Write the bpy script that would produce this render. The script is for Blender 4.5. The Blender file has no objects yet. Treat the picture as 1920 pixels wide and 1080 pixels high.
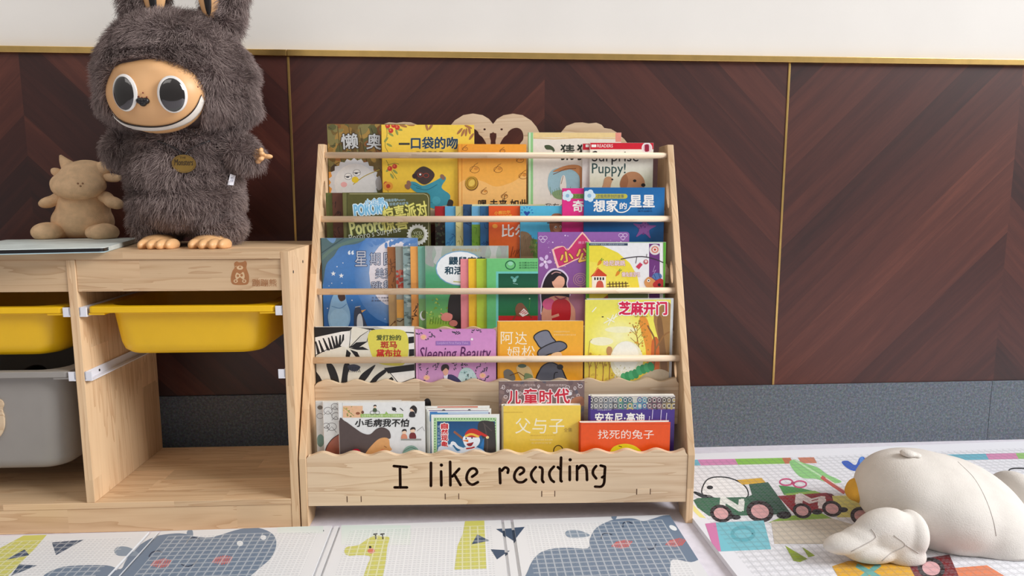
import bpy, bmesh, math, random
from mathutils import Vector, Matrix, geometry, noise
import numpy as np

SC = bpy.context.scene
COL = SC.collection
PI = math.pi

# ------------------------------------------------------------------ camera, world, lights, exposure
CAM = Vector((0.0, -1.8, 0.6921))
YAW, PITCH, FPX = math.radians(-3.82), math.radians(7.75), 1300.0
cd = bpy.data.cameras.new('camera'); cam = bpy.data.objects.new('camera', cd); COL.objects.link(cam)
cd.sensor_width = 36.0; cd.lens = 36.0 * FPX / 1920.0; cd.clip_start = 0.02
cam.location = CAM; cam.rotation_euler = (PI/2 - PITCH, 0.0, YAW)
SC.camera = cam
SC.view_settings.view_transform = 'Standard'; SC.view_settings.look = 'None'
SC.view_settings.gamma = 1.0; SC.view_settings.use_curve_mapping = False
SC.view_settings.exposure = 0.0

wd = bpy.data.worlds.new('world'); SC.world = wd; wd.use_nodes = True
_t = wd.node_tree; _bg = _t.nodes['Background']; _bg.inputs[1].default_value = 1.0     # soft light of a room: pale ceiling, darker floor
_g = _t.nodes.new('ShaderNodeTexCoord'); _s = _t.nodes.new('ShaderNodeSeparateXYZ'); _r = _t.nodes.new('ShaderNodeValToRGB')
_t.links.new(_g.outputs['Generated'], _s.inputs[0]); _m = _t.nodes.new('ShaderNodeMapRange'); _m.inputs[1].default_value = -1.0; _t.links.new(_s.outputs[2], _m.inputs[0])
_t.links.new(_m.outputs[0], _r.inputs[0]); _t.links.new(_r.outputs[0], _bg.inputs[0])
for _k, (_p, _v) in enumerate(((0.0, 0.16), (0.5, 0.26), (1.0, 0.62))):
    _e = _r.color_ramp.elements[_k] if _k < 2 else _r.color_ramp.elements.new(1.0)
    _e.position = _p; _e.color = (_v, _v*0.955, _v*0.91, 1)

def area(name, loc, target, sx, sy, power, color):
    l = bpy.data.lights.new(name, 'AREA'); l.shape = 'RECTANGLE'; l.size = sx; l.size_y = sy; l.energy = power; l.color = color
    o = bpy.data.objects.new(name, l); COL.objects.link(o); o.location = loc
    o.rotation_euler = (Vector(target) - Vector(loc)).to_track_quat('-Z', 'Y').to_euler()
    return o
area('window_light', (7.2, -3.1, 4.6), (0.3, -0.25, 0.45), 4.0, 3.0, 820.0, (0.98, 0.99, 1.0))
area('added_fill_light', (-1.4, -2.8, 2.7), (-0.4, -0.2, 0.6), 2.2, 1.3, 14.0, (1.0, 0.95, 0.9))  # added soft warm fill from above, no such lamp is seen

# ------------------------------------------------------------------ pixel -> point
_cy, _sy = math.cos(YAW), math.sin(YAW); _cp, _sp = math.cos(PITCH), math.sin(PITCH)
_R = Vector((_cy, _sy, 0)); _F0 = Vector((-_sy, _cy, 0)); _F = _F0*_cp - Vector((0, 0, 1))*_sp; _U = Vector((0, 0, 1))*_cp + _F0*_sp
def ray(px, py): return _R*((px-960.0)/FPX) - _U*((py-540.0)/FPX) + _F
def hit(px, py, n, o):
    d = ray(px, py); t = (o - CAM).dot(n) / d.dot(n); return CAM + d*t
def at(px, py, Y): return hit(px, py, Vector((0, 1, 0)), Vector((0, Y, 0)))
def ground(px, py, z=0.0): return hit(px, py, Vector((0, 0, 1)), Vector((0, 0, z)))

# ------------------------------------------------------------------ helpers
def lin(c):
    r = []
    for v in c[:3]:
        v = v/255.0; r.append(v/12.92 if v <= 0.04045 else ((v+0.055)/1.055)**2.4)
    return (r[0], r[1], r[2], 1.0)

class NT:
    def __init__(s, name):
        s.m = bpy.data.materials.new(name); s.m.use_nodes = True; s.t = s.m.node_tree; s.b = s.t.nodes['Principled BSDF']
    def n(s, typ, ins=None, **kw):
        nd = s.t.nodes.new(typ)
        for k, v in kw.items(): setattr(nd, k, v)
        for k, v in (ins or {}).items():
            if hasattr(v, 'is_output'): s.t.links.new(v, nd.inputs[k])
            else: nd.inputs[k].default_value = v
        return nd
    def math(s, op, a, b=None, c=None):
        ins = {0: a}
        if b is not None: ins[1] = b
        if c is not None: ins[2] = c
        return s.n('ShaderNodeMath', ins, operation=op).outputs[0]
    def set(s, k, v):
        if hasattr(v, 'is_output'): s.t.links.new(v, s.b.inputs[k])
        else: s.b.inputs[k].default_value = v
    def ramp(s, fac, stops):
        r = s.n('ShaderNodeValToRGB', {0: fac}); e = r.color_ramp.elements
        while len(e) < len(stops): e.new(0.5)
        for i, (p, c) in enumerate(stops): e[i].position = p; e[i].color = c
        return r.outputs[0]
    def mix(s, fac, a, b, blend='MIX'):
        m = s.n('ShaderNodeMix', data_type='RGBA', blend_type=blend)
        for k, v in ((0, fac), (6, a), (7, b)):
            if hasattr(v, 'is_output'): s.t.links.new(v, m.inputs[k])
            else: m.inputs[k].default_value = v
        return m.outputs[2]
    def bump(s, h, strength=0.3, dist=0.002):
        b = s.n('ShaderNodeBump', {'Height': h, 'Strength': strength, 'Distance': dist}); s.t.links.new(b.outputs[0], s.b.inputs['Normal'])

def plain(name, rgb, rough=0.5, metal=0.0, spec=0.5, var=0.06, nscale=30.0, bump=0.0, coat=0.0, bscale=300.0):
    t = NT(name); tc = t.n('ShaderNodeTexCoord').outputs['Object']
    nz = t.n('ShaderNodeTexNoise', {'Vector': tc, 'Scale': nscale, 'Detail': 3.0}).outputs[0]
    c = lin(rgb); d = tuple(v*(1-var*2) for v in c[:3]) + (1,); e = tuple(min(1, v*(1+var*2)) for v in c[:3]) + (1,)
    t.set('Base Color', t.ramp(nz, [(0.3, d), (0.7, e)]))
    t.set('Roughness', rough); t.set('Metallic', metal); t.set('Specular IOR Level', spec)
    if coat: t.set('Coat Weight', coat); t.set('Coat Roughness', 0.08)
    if bump:
        b = t.n('ShaderNodeTexNoise', {'Vector': tc, 'Scale': bscale, 'Detail': 2.0}).outputs[0]; t.bump(b, bump, 0.002)
    return t.m

def pine(name, axis, tint=(226, 194, 156), dark=(190, 147, 108), stave=0.055, length=0.34):
    """pale pine; grain runs along `axis`; finger-jointed staves of slightly different tone"""
    t = NT(name); tc = t.n('ShaderNodeTexCoord').outputs['Object']
    sp = t.n('ShaderNodeSeparateXYZ', {0: tc}); ax = [sp.outputs[i] for i in range(3)]
    al = ax[axis]; oth = [ax[i] for i in range(3) if i != axis]
    oi = t.n('ShaderNodeObjectInfo').outputs['Random']
    a2 = t.math('ADD', oth[0], t.math('MULTIPLY', oth[1], 0.83))
    row = t.math('FLOOR', t.math('DIVIDE', a2, stave))
    offs = t.n('ShaderNodeTexWhiteNoise', {'W': t.math('ADD', row, oi)}, noise_dimensions='1D').outputs[0]
    seg = t.math('FLOOR', t.math('ADD', t.math('DIVIDE', al, length), t.math('MULTIPLY', offs, 3.0)))
    cmb = t.n('ShaderNodeCombineXYZ', {0: row, 1: seg, 2: oi}).outputs[0]
    rnd = t.n('ShaderNodeTexWhiteNoise', {'Vector': cmb}, noise_dimensions='3D').outputs[0]
    v = t.n('ShaderNodeCombineXYZ', {0: t.math('MULTIPLY', al, 1.6), 1: t.math('MULTIPLY', a2, 26.0), 2: t.math('MULTIPLY', rnd, 9.0)}).outputs[0]
    n1 = t.n('ShaderNodeTexNoise', {'Vector': v, 'Scale': 1.1, 'Detail': 3.0, 'Distortion': 0.5}).outputs[0]
    rings = t.math('FRACT', t.math('MULTIPLY', n1, 7.0))
    v2 = t.n('ShaderNodeCombineXYZ', {0: t.math('MULTIPLY', al, 12.0), 1: t.math('MULTIPLY', a2, 420.0), 2: oi}).outputs[0]
    fine = t.n('ShaderNodeTexNoise', {'Vector': v2, 'Scale': 1.0, 'Detail': 2.0}).outputs[0]
    f = t.math('ADD', t.math('MULTIPLY', t.math('POWER', rings, 3.0), 0.55), t.math('MULTIPLY', fine, 0.25))
    base = t.mix(f, lin(tint), lin(dark))
    tone = t.math('ADD', 0.86, t.math('MULTIPLY', rnd, 0.24))
    t.set('Base Color', t.mix(1.0, base, t.n('ShaderNodeCombineColor', {0: tone, 1: tone, 2: t.math('MULTIPLY', tone, 0.99)}).outputs[0], 'MULTIPLY'))
    t.set('Roughness', 0.5); t.set('Specular IOR Level', 0.35); t.bump(f, 0.08, 0.001)
    return t.m

def printed(name, rough=0.35, coat=0.15, var=0.1):
    t = NT(name); a = t.n('ShaderNodeAttribute', attribute_name='ink').outputs[0]
    tc = t.n('ShaderNodeTexCoord').outputs['Object']
    nz = t.n('ShaderNodeTexNoise', {'Vector': tc, 'Scale': 120.0, 'Detail': 4.0}).outputs[0]
    g = t.math('ADD', 1.0 - var, t.math('MULTIPLY', nz, var*2))
    t.set('Base Color', t.mix(1.0, a, t.n('ShaderNodeCombineColor', {0: g, 1: g, 2: g}).outputs[0], 'MULTIPLY'))
    t.set('Roughness', rough); t.set('Specular IOR Level', 0.4); t.set('Coat Weight', coat); t.set('Coat Roughness', 0.25)
    return t.m

def mahogany():
    t = NT('mahogany_chevron'); tc = t.n('ShaderNodeTexCoord').outputs['Object']
    sp = t.n('ShaderNodeSeparateXYZ', {0: tc}); x, z = sp.outputs[0], sp.outputs[2]
    loc = t.n('ShaderNodeSeparateXYZ', {0: t.n('ShaderNodeObjectInfo').outputs['Location']}).outputs[0]
    axx = t.math('ABSOLUTE', x); side = t.math('GREATER_THAN', x, 0.0)
    ac = t.math('ADD', z, axx); al = t.math('SUBTRACT', axx, z)
    idx = t.math('FLOOR', t.math('DIVIDE', ac, 0.098))
    sd = t.math('ADD', t.math('MULTIPLY', side, 37.0), t.math('MULTIPLY', loc, 5.3))
    rnd = t.n('ShaderNodeTexWhiteNoise', {'Vector': t.n('ShaderNodeCombineXYZ', {0: idx, 1: sd, 2: 0.0}).outputs[0]}, noise_dimensions='3D').outputs[0]
    fr = t.math('FRACT', t.math('DIVIDE', ac, 0.098))
    v = t.n('ShaderNodeCombineXYZ', {0: t.math('MULTIPLY', al, 2.2), 1: t.math('MULTIPLY', ac, 34.0), 2: t.math('MULTIPLY', rnd, 20.0)}).outputs[0]
    g = t.n('ShaderNodeTexNoise', {'Vector': v, 'Scale': 1.0, 'Detail': 6.0, 'Roughness': 0.65, 'Distortion': 0.4}).outputs[0]
    v2 = t.n('ShaderNodeCombineXYZ', {0: t.math('MULTIPLY', al, 30.0), 1: t.math('MULTIPLY', ac, 500.0), 2: rnd}).outputs[0]
    g2 = t.n('ShaderNodeTexNoise', {'Vector': v2, 'Scale': 1.0, 'Detail': 2.0}).outputs[0]
    f = t.math('ADD', t.math('MULTIPLY', rnd, 0.42), t.math('ADD', t.math('MULTIPLY', g, 0.58), t.math('MULTIPLY', g2, 0.14)))
    c = t.ramp(f, [(0.28, lin((48, 26, 25))), (0.52, lin((68, 35, 31))), (0.74, lin((86, 45, 37))), (0.98, lin((116, 64, 50)))])
    seam = t.math('GREATER_THAN', fr, 0.988)
    c = t.mix(t.math('MULTIPLY', seam, 0.3), c, lin((30, 14, 14)))
    t.set('Base Color', c); t.set('Roughness', 0.42); t.set('Specular IOR Level', 0.45)
    t.set('Coat Weight', 0.15); t.set('Coat Roughness', 0.3); t.bump(g, 0.06, 0.001)
    return t.m

def granite():
    t = NT('grey_granite'); tc = t.n('ShaderNodeTexCoord').outputs['Object']
    n1 = t.n('ShaderNodeTexNoise', {'Vector': tc, 'Scale': 160.0, 'Detail': 5.0, 'Roughness': 0.8}).outputs[0]
    n2 = t.n('ShaderNodeTexVoronoi', {'Vector': tc, 'Scale': 420.0}).outputs['Color']
    c = t.ramp(n1, [(0.3, lin((64, 70, 79))), (0.5, lin((96, 103, 112))), (0.72, lin((134, 141, 149)))])
    t.set('Base Color', t.mix(0.16, c, n2, 'OVERLAY')); t.set('Roughness', 0.5); t.set('Specular IOR Level', 0.4)
    return t.m

M = {}
M['pine_x'] = pine('pine_along_x', 0); M['pine_y'] = pine('pine_along_y', 1); M['pine_z'] = pine('pine_along_z', 2)
M['pine_rail'] = pine('pine_dowel', 0, (240, 218, 192), (218, 188, 156), 0.3, 5.0)
M['board'] = pine('pine_board', 0, (232, 207, 176), (192, 154, 118), 0.5, 5.0)
M['print'] = printed('printed_cover'); M['engrave'] = printed('engraved_wood', 0.7, 0.0, 0.2)
M['page'] = plain('paper_pages', (232, 228, 218), 0.8, bump=0.2)
M['mahogany'] = mahogany(); M['granite'] = granite()
M['plaster'] = plain('white_plaster', (232, 228, 222), 0.75, var=0.012, nscale=4, bump=0.03)
M['brass'] = plain('brushed_brass', (228, 190, 118), 0.3, 1.0, var=0.04)
M['burnt'] = plain('burnt_edge_and_shade', (84, 52, 35), 0.9)  # dark brown of burnt edges, also paints the shade inside the cut letters
M['yellow'] = plain('yellow_plastic', (238, 188, 14), 0.38, var=0.01)
M['grey'] = plain('grey_plastic', (148, 143, 138), 0.42, var=0.01)
M['white_pl'] = plain('white_plastic', (228, 228, 236), 0.35, var=0.01)
M['black'] = plain('black_plastic', (22, 20, 22), 0.35, var=0.02)
M['steel'] = plain('dark_screw', (70, 66, 62), 0.4, 0.8)

def mesh_obj(name, verts, faces, mat, parent=None, smooth=False, loc=None):
    me = bpy.data.meshes.new(name); me.from_pydata([tuple(v) for v in verts], [], faces); me.update()
    o = bpy.data.objects.new(name, me); COL.objects.link(o)
    if mat: me.materials.append(mat)
    if smooth: me.polygons.foreach_set('use_smooth', [True]*len(me.polygons))
    if parent: o.parent = parent
    if loc: o.location = loc
    return o
def from_bm(name, bm, mat, parent=None, smooth=False):
    me = bpy.data.meshes.new(name); bm.to_mesh(me); bm.free()
    o = bpy.data.objects.new(name, me); COL.objects.link(o)
    if mat: me.materials.append(mat)
    if smooth: me.polygons.foreach_set('use_smooth', [True]*len(me.polygons))
    if parent: o.parent = parent
    return o
def empty(name, loc=(0, 0, 0), rz=0.0):
    o = bpy.data.objects.new(name, None); COL.objects.link(o); o.location = loc; o.rotation_euler = (0, 0, rz); o.empty_display_size = 0.05
    return o
def tag(o, label, cat, group=None, kind=None):
    o['label'] = label; o['category'] = cat
    if group: o['group'] = group
    if kind: o['kind'] = kind
    return o
def struct(o): o['kind'] = 'structure'; return o
def add_box(bm, x0, x1, y0, y1, z0, z1, bev=0.0):
    vs = [bm.verts.new(p) for p in ((x0,y0,z0),(x1,y0,z0),(x1,y1,z0),(x0,y1,z0),(x0,y0,z1),(x1,y0,z1),(x1,y1,z1),(x0,y1,z1))]
    fs = [bm.faces.new([vs[i] for i in q]) for q in ((3,2,1,0),(4,5,6,7),(0,1,5,4),(1,2,6,5),(2,3,7,6),(3,0,4,7))]
    if bev:
        es = list({e for f in fs for e in f.edges}); bmesh.ops.bevel(bm, geom=es, offset=bev, segments=2, affect='EDGES', profile=0.6)
def box(name, x0, x1, y0, y1, z0, z1, mat, parent=None, bev=0.0008):
    bm = bmesh.new(); add_box(bm, x0, x1, y0, y1, z0, z1, bev); return from_bm(name, bm, mat, parent)
def add_tube(bm, pts, radii, seg=12, cap=True):
    pts = [Vector(p) for p in pts]; rings = []
    up = None
    for i, p in enumerate(pts):
        d = (pts[min(i+1, len(pts)-1)] - pts[max(i-1, 0)]).normalized()
        if up is None: up = Vector((0, 0, 1)) if abs(d.z) < 0.9 else Vector((1, 0, 0))
        s = d.cross(up).normalized(); up = s.cross(d).normalized()
        r = radii[i] if isinstance(radii, (list, tuple)) else radii
        rings.append([bm.verts.new(p + s*r*math.cos(2*PI*k/seg) + up*r*math.sin(2*PI*k/seg)) for k in range(seg)])
    for a, b in zip(rings, rings[1:]):
        for k in range(seg): bm.faces.new((a[k], a[(k+1) % seg], b[(k+1) % seg], b[k]))
    if cap: bm.faces.new(rings[0][::-1]); bm.faces.new(rings[-1])
def extrude_loops(loops, y0, y1, to3):
    """solid plate with holes: loops in 2D, first is the outline; to3(a, b, depth) -> point"""
    flat = [Vector((p[0], p[1], 0)) for l in loops for p in l]
    tris = geometry.tessellate_polygon([[Vector((p[0], p[1], 0)) for p in l] for l in loops])
    n = len(flat); vs = [to3(p.x, p.y, y0) for p in flat] + [to3(p.x, p.y, y1) for p in flat]; fs = []
    for t in tris: fs.append(tuple(t)); fs.append(tuple(i+n for i in reversed(t)))
    k = 0
    for l in loops:
        m = len(l)
        for i in range(m): a, b = k+i, k+(i+1) % m; fs.append((a, b, b+n, a+n))
        k += m
    return vs, fs
def fix_normals(o):
    bm = bmesh.new(); bm.from_mesh(o.data); bmesh.ops.remove_doubles(bm, verts=bm.verts, dist=1e-6); bmesh.ops.recalc_face_normals(bm, faces=bm.faces); bm.to_mesh(o.data); bm.free()
def plate(name, loops, y0, y1, to3, mat, parent=None):
    vs, fs = extrude_loops(loops, y0, y1, to3); o = mesh_obj(name, vs, fs, mat, parent); fix_normals(o); return o
def ellipse_pts(cx, cy, rx, ry, n=28, rot=0.0):
    c, s = math.cos(rot), math.sin(rot)
    return [(cx + rx*math.cos(t)*c - ry*math.sin(t)*s, cy + rx*math.cos(t)*s + ry*math.sin(t)*c) for t in (2*PI*k/n for k in range(n))]
def smooth_closed(pts, sub=5):
    n = len(pts); out = []
    for i in range(n):
        p0, p1, p2, p3 = (Vector(pts[(i+k-1) % n]) for k in range(4))
        for k in range(sub):
            t = k/sub
            out.append(0.5*((2*p1) + (p2-p0)*t + (2*p0-5*p1+4*p2-p3)*t*t + (3*p1-p0-3*p2+p3)*t**3))
    return out
def smooth_open(pts, sub=5):
    P = [Vector(p) for p in pts]; P = [P[0]*2-P[1]] + P + [P[-1]*2-P[-2]]; out = []
    for i in range(1, len(P)-2):
        p0, p1, p2, p3 = P[i-1:i+3]
        for k in range(sub):
            t = k/sub
            out.append(0.5*((2*p1) + (p2-p0)*t + (2*p0-5*p1+4*p2-p3)*t*t + (3*p1-p0-3*p2+p3)*t**3))
    out.append(P[-2]); return out

def blob(name, parts, mat, parent=None, voxel=0.006, smooth=8):
    """one continuous soft body grown from overlapping ellipsoids: (centre, radii, rotation euler or None)"""
    bm = bmesh.new()
    for c, r, rot in parts:
        mt = Matrix.Translation(Vector(c))
        if rot: 
            from mathutils import Euler
            mt = mt @ Euler(rot).to_matrix().to_4x4()
        mt = mt @ Matrix.Diagonal((r[0], r[1], r[2], 1))
        bmesh.ops.create_icosphere(bm, subdivisions=3, radius=1.0, matrix=mt)
    o = from_bm(name, bm, mat)
    md = o.modifiers.new('r', 'REMESH'); md.mode = 'VOXEL'; md.voxel_size = voxel
    ms = o.modifiers.new('s', 'SMOOTH'); ms.factor = 0.6; ms.iterations = smooth
    bpy.context.view_layer.update()
    ev = o.evaluated_get(bpy.context.evaluated_depsgraph_get()); me = bpy.data.meshes.new_from_object(ev)
    o.modifiers.clear(); old = o.data; o.data = me; bpy.data.meshes.remove(old); me.name = name
    if not me.materials: me.materials.append(mat)
    me.polygons.foreach_set('use_smooth', [True]*len(me.polygons))
    if parent: o.parent = parent
    return o

# ------------------------------------------------------------------ printed artwork
_txt = {}
def text_tris(s, bold=0.0, shear=0.0):
    k = (s, bold, shear)
    if k in _txt: return _txt[k]
    cu = bpy.data.curves.new('t', 'FONT'); cu.body = s; cu.resolution_u = 2; cu.offset = bold; cu.shear = shear; cu.fill_mode = 'FRONT'
    o = bpy.data.objects.new('t', cu); COL.objects.link(o); bpy.context.view_layer.update()
    me = o.evaluated_get(bpy.context.evaluated_depsgraph_get()).to_mesh(); me.calc_loop_triangles()
    v = [(p.co.x, p.co.y) for p in me.vertices]; tr = [tuple(t.vertices) for t in me.loop_triangles]
    bpy.data.objects.remove(o); bpy.data.curves.remove(cu)
    if not v: v, tr = [(0, 0), (1, 1)], []
    xs = [p[0] for p in v]; ys = [p[1] for p in v]
    _txt[k] = (v, tr, min(xs), max(xs), min(ys), max(ys)); return _txt[k]

def clip_poly(pts, x0, x1, y0, y1):
    for ax, lim, sg in ((0, x0, 1), (0, x1, -1), (1, y0, 1), (1, y1, -1)):
        out = []; n = len(pts)
        for i in range(n):
            a, b = pts[i], pts[(i+1) % n]; da, db = sg*(a[ax]-lim), sg*(b[ax]-lim)
            if da >= 0: out.append(a)
            if (da >= 0) != (db >= 0):
                t = da/(da-db); out.append(tuple(a[j] + (b[j]-a[j])*t for j in range(len(a))))
        pts = out
        if len(pts) < 3: return []
    return pts

class Art:
    """flat coloured print on a plane; coordinates are photo pixels, turned into plane coordinates by mapf; clipped to rects"""
    STEP = 3e-5
    def __init__(s, mapf, rects):
        s.mapf = mapf; s.rects = rects; s.layer = 1.0; s.polys = []; s.rng = random.Random(7)
    def _tri(s, pts, cols):
        for ri, r in enumerate(s.rects):
            if all(r[0] <= p[0] <= r[1] and r[2] <= p[1] <= r[3] for p in pts): s.polys.append(([(p[0], p[1]) + tuple(c[:3]) for p, c in zip(pts, cols)], s.layer, ri)); return
            q = clip_poly([(p[0], p[1]) + tuple(c[:3]) for p, c in zip(pts, cols)], *r)
            if q: s.polys.append((q, s.layer, ri))
    def poly(s, pts, col, step=1.0):
        s.layer += step; c = lin(col); P = [s.mapf(*p) for p in pts]
        for t in geometry.tessellate_polygon([[Vector((p[0], p[1], 0)) for p in P]]): s._tri([P[i] for i in t], [c]*3)
    def rect(s, x0, y0, x1, y1, col): s.poly([(x0, y0), (x1, y0), (x1, y1), (x0, y1)], col)
    def ell(s, cx, cy, rx, ry, col, rot=0.0, n=20, step=1.0): s.poly(ellipse_pts(cx, cy, rx, ry, n, rot), col, step)
    def ring(s, cx, cy, rx, ry, w, col, n=24):
        s.line([(p[0], p[1]) for p in ellipse_pts(cx, cy, rx, ry, n)] + [(cx+rx, cy)], w, col)
    def blob(s, pts, col): s.poly([(p.x, p.y) for p in smooth_closed([Vector((a, b, 0)) for a, b in pts], 4)], col)
    def outl(s, pts, w, col):
        q = [(p.x, p.y) for p in smooth_closed([Vector((a, b, 0)) for a, b in pts], 4)]; s.line(q + q[:1], w, col)
    def line(s, pts, w, col, smooth=False):
        s.layer += 1; c = lin(col)
        if smooth: pts = [(p.x, p.y) for p in smooth_open([Vector((a, b, 0)) for a, b in pts], 4)]
        L, R2 = [], []
        for i, p in enumerate(pts):
            a, b = pts[max(i-1, 0)], pts[min(i+1, len(pts)-1)]; dx, dy = b[0]-a[0], b[1]-a[1]; d = math.hypot(dx, dy) or 1
            L.append(s.mapf(p[0]-dy/d*w/2, p[1]+dx/d*w/2)); R2.append(s.mapf(p[0]+dy/d*w/2, p[1]-dx/d*w/2))
        for i in range(len(pts)-1): s._tri([L[i], L[i+1], R2[i+1], R2[i]], [c]*4)
    def grad(s, x0, y0, x1, y1, fn, nx=8, ny=10):
        s.layer += 1
        for i in range(nx):
            for j in range(ny):
                q = [(x0+(x1-x0)*a/nx, y0+(y1-y0)*b/ny) for a, b in ((i, j), (i+1, j), (i+1, j+1), (i, j+1))]
                s._tri([s.mapf(*p) for p in q], [lin(fn(*p)) for p in q])
    def vgrad(s, x0, y0, x1, y1, stops):
        def fn(x, y):
            t = (y-y0)/(y1-y0)*(len(stops)-1); i = min(int(t), len(stops)-2); f = t-i
            return [stops[i][k]*(1-f)+stops[i+1][k]*f for k in range(3)]
        s.grad(x0, y0, x1, y1, fn, 2, (len(stops)-1)*4)
    def glow(s, cx, cy, rx, ry, c0, c1, n=24, rings=6):
        s.layer += 1
        for k in range(rings):
            for i in range(n):
                q = []
                for kk, ii in ((k, i), (k, i+1), (k+1, i+1), (k+1, i)):
                    t = 2*PI*ii/n; f = kk/rings; q.append(((cx+rx*f*math.cos(t), cy+ry*f*math.sin(t)), f))
                s._tri([s.mapf(*p) for p, f in q], [lin([c0[j]*(1-f)+c1[j]*f for j in range(3)]) for p, f in q])
    def dots(s, n, x0, y0, x1, y1, r0, r1, cols, asp=1.0, seed=1):
        g = random.Random(seed); s.layer += 1
        for _ in range(n):
            r = g.uniform(r0, r1); s.ell(g.uniform(x0, x1), g.uniform(y0, y1), r, r*asp*g.uniform(0.7, 1.2), g.choice(cols), g.uniform(0, 3), 8, 0.12)
    def text(s, t, x0, y0, x1, y1, col, out=None, ow=0.05, bold=0.0, rot=0.0, shear=0.0):
        v, tr, a0, a1, b0, b1 = text_tris(t, 0.0, shear)
        cx, cy, w, h = (x0+x1)/2, (y0+y1)/2, x1-x0, y1-y0; cr, sr = math.cos(rot), math.sin(rot)
        em = w/max(a1-a0, 1e-6)
        def put(c, rad, k):
            c = lin(c)
            for ox, oy in ([(0, 0)] if rad <= 0 else []) + [(rad*math.cos(2*PI*i/k+0.4), rad*math.sin(2*PI*i/k+0.4)) for i in range(k if rad > 0 else 0)]:
                P = []
                for p in v:
                    dx = ((p[0]-a0)/(a1-a0)-0.5)*w + ox; dy = (0.5-(p[1]-b0)/max(b1-b0, 1e-6))*h + oy
                    P.append(s.mapf(cx+dx*cr-dy*sr, cy+dx*sr+dy*cr))
                s.layer += 0.25
                for q in tr: s._tri([P[i] for i in q], [c]*3)
        if out: s.layer += 1; put(out, (ow+max(bold, 0))*em*0.9, 8)
        s.layer += 1; put(col, bold*em*0.9 if bold > 0 else 0, 4)

def ink_mesh(name, base, arts, place, mat, parent=None, smooth=False):
    """base: (verts, faces, colours per face); arts appended as print layers. place(a, b, off, rect) -> point"""
    vs, fs, cols = list(base[0]), list(base[1]), []
    for f, c in zip(base[1], base[2]): cols += [c]*len(f)
    for art in arts:
        st = min(Art.STEP, 0.0006/max(art.layer, 1.0))
        for q, layer, ri in art.polys:
            k = len(vs); vs += [place(p[0], p[1], layer*st, ri) for p in q]; fs.append(tuple(range(k, k+len(q))))
            cols += [(p[2], p[3], p[4], 1.0) for p in q]
    o = mesh_obj(name, vs, fs, mat, parent)
    at_ = o.data.color_attributes.new('ink', 'FLOAT_COLOR', 'CORNER')
    at_.data.foreach_set('color', np.array(cols, dtype=np.float32).ravel())
    return o

# ------------------------------------------------------------------ setting: floor, wall, wainscot, brass, baseboard
def pv(px, py): return at(px, py, 0.0)
ZT0, ZT1, ZB = 1.0265, 1.0415, 0.172
SX = (-1.703, -0.432, 0.8385, 2.11)           # brass strips between the chevron panels
M['floor'] = plain('pale_floor_vinyl', (216, 211, 220), 0.6, var=0.03, nscale=60, bump=0.08)
fl = box('floor', -3.2, 3.4, -3.9, 0.0, -0.05, 0.0, M['floor'], bev=0); struct(fl)
wl = box('wall_back', -3.2, 3.4, 0.012, 0.14, 0.0, 2.7, M['plaster'], bev=0); struct(wl)
for i in range(3):
    x0, x1 = SX[i], SX[i+1]; xm = (x0+x1)/2
    p = box('wood_panel', x0-xm+0.002, x1-xm-0.002, 0.0, 0.012, ZB, ZT0, M['mahogany'], wl, bev=0.0006); p.location = (xm, 0, 0)
for i, x0 in enumerate((-3.2, 2.112)):
    x1 = (-1.705, 3.4)[i]; xm = x0 if i else x1
    p = box('wood_panel', x0-xm, x1-xm, 0.0, 0.012, ZB, ZT0, M['mahogany'], wl, bev=0.0006); p.location = (xm, 0, 0)
for i, x in enumerate(SX):
    struct(box('trim_%d' % (i+1), x-0.0028, x+0.0028, -0.0015, 0.010, ZB, ZT0-0.001, M['brass'], bev=0.0006))
k = 5
for a, b in ((-3.2, -0.4335), (-0.4325, 3.4)):
    struct(box('trim_%d' % k, a, b, -0.010, 0.013, ZT0, ZT1, M['brass'], bev=0.0012)); k += 1
bb = empty('baseboard_back'); struct(bb)
for a, b in ((-3.2, -1.335), (-1.334, 0.0655), (0.0665, 1.467), (1.468, 3.4)):
    box('granite_slab', a, b, -0.006, 0.012, 0.0, ZB-0.0005, M['granite'], bb, bev=0.0008)

# ------------------------------------------------------------------ bookshelf
SA = Vector((-0.34732, -0.40638, 0.0)); SW = 0.8224; SANG = math.radians(-2.3156)
SU = Vector((math.cos(SANG), math.sin(SANG), 0)); SV = Vector((-math.sin(SANG), math.cos(SANG), 0))
PT = 0.0148
def sp_(u, v, z): return SA + SU*u + SV*v + Vector((0, 0, z))
def on_v(px, py, v):                               # pixel -> (u, z) on the shelf plane at depth v
    q = hit(px, py, SV, SA + SV*v) - SA; return q.dot(SU), q.z
RAILS = [(0.257, 0.780), (0.203, 0.635), (0.144, 0.478), (0.090, 0.3365)]
shelf = empty('bookshelf', SA, SANG)
tag(shelf, 'pale pine tiered bookshelf with dowel rails and cut-out lettering along its base', 'bookshelf')
prof = [(0, 0), (0, 0.15), (0.004, 0.162), (0.256, 0.805), (0.335, 0.805), (0.345, 0.78), (0.345, 0), (0.295, 0)]
prof += [(0.283, 0.022), (0.26, 0.034), (0.10, 0.034), (0.072, 0.026), (0.056, 0.01), (0.052, 0)]
tl = math.atan2(0.378, 1.0)
holes = [ellipse_pts(0.238, 0.69, 0.013, 0.033, 24, -tl), ellipse_pts(0.181, 0.515, 0.012, 0.026, 24, -tl), ellipse_pts(0.122, 0.302, 0.011, 0.018, 24, -tl)]
for x in (0.0, SW-PT):
    s = plate('side_panel', [prof] + [h[::-1] for h in holes], x, x+PT, lambda a, b, d: (d, a, b), M['pine_z'], shelf)
    m = s.modifiers.new('b', 'BEVEL'); m.width = 0.0012; m.segments = 2; m.limit_method = 'ANGLE'; m.angle_limit = 0.9
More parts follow.
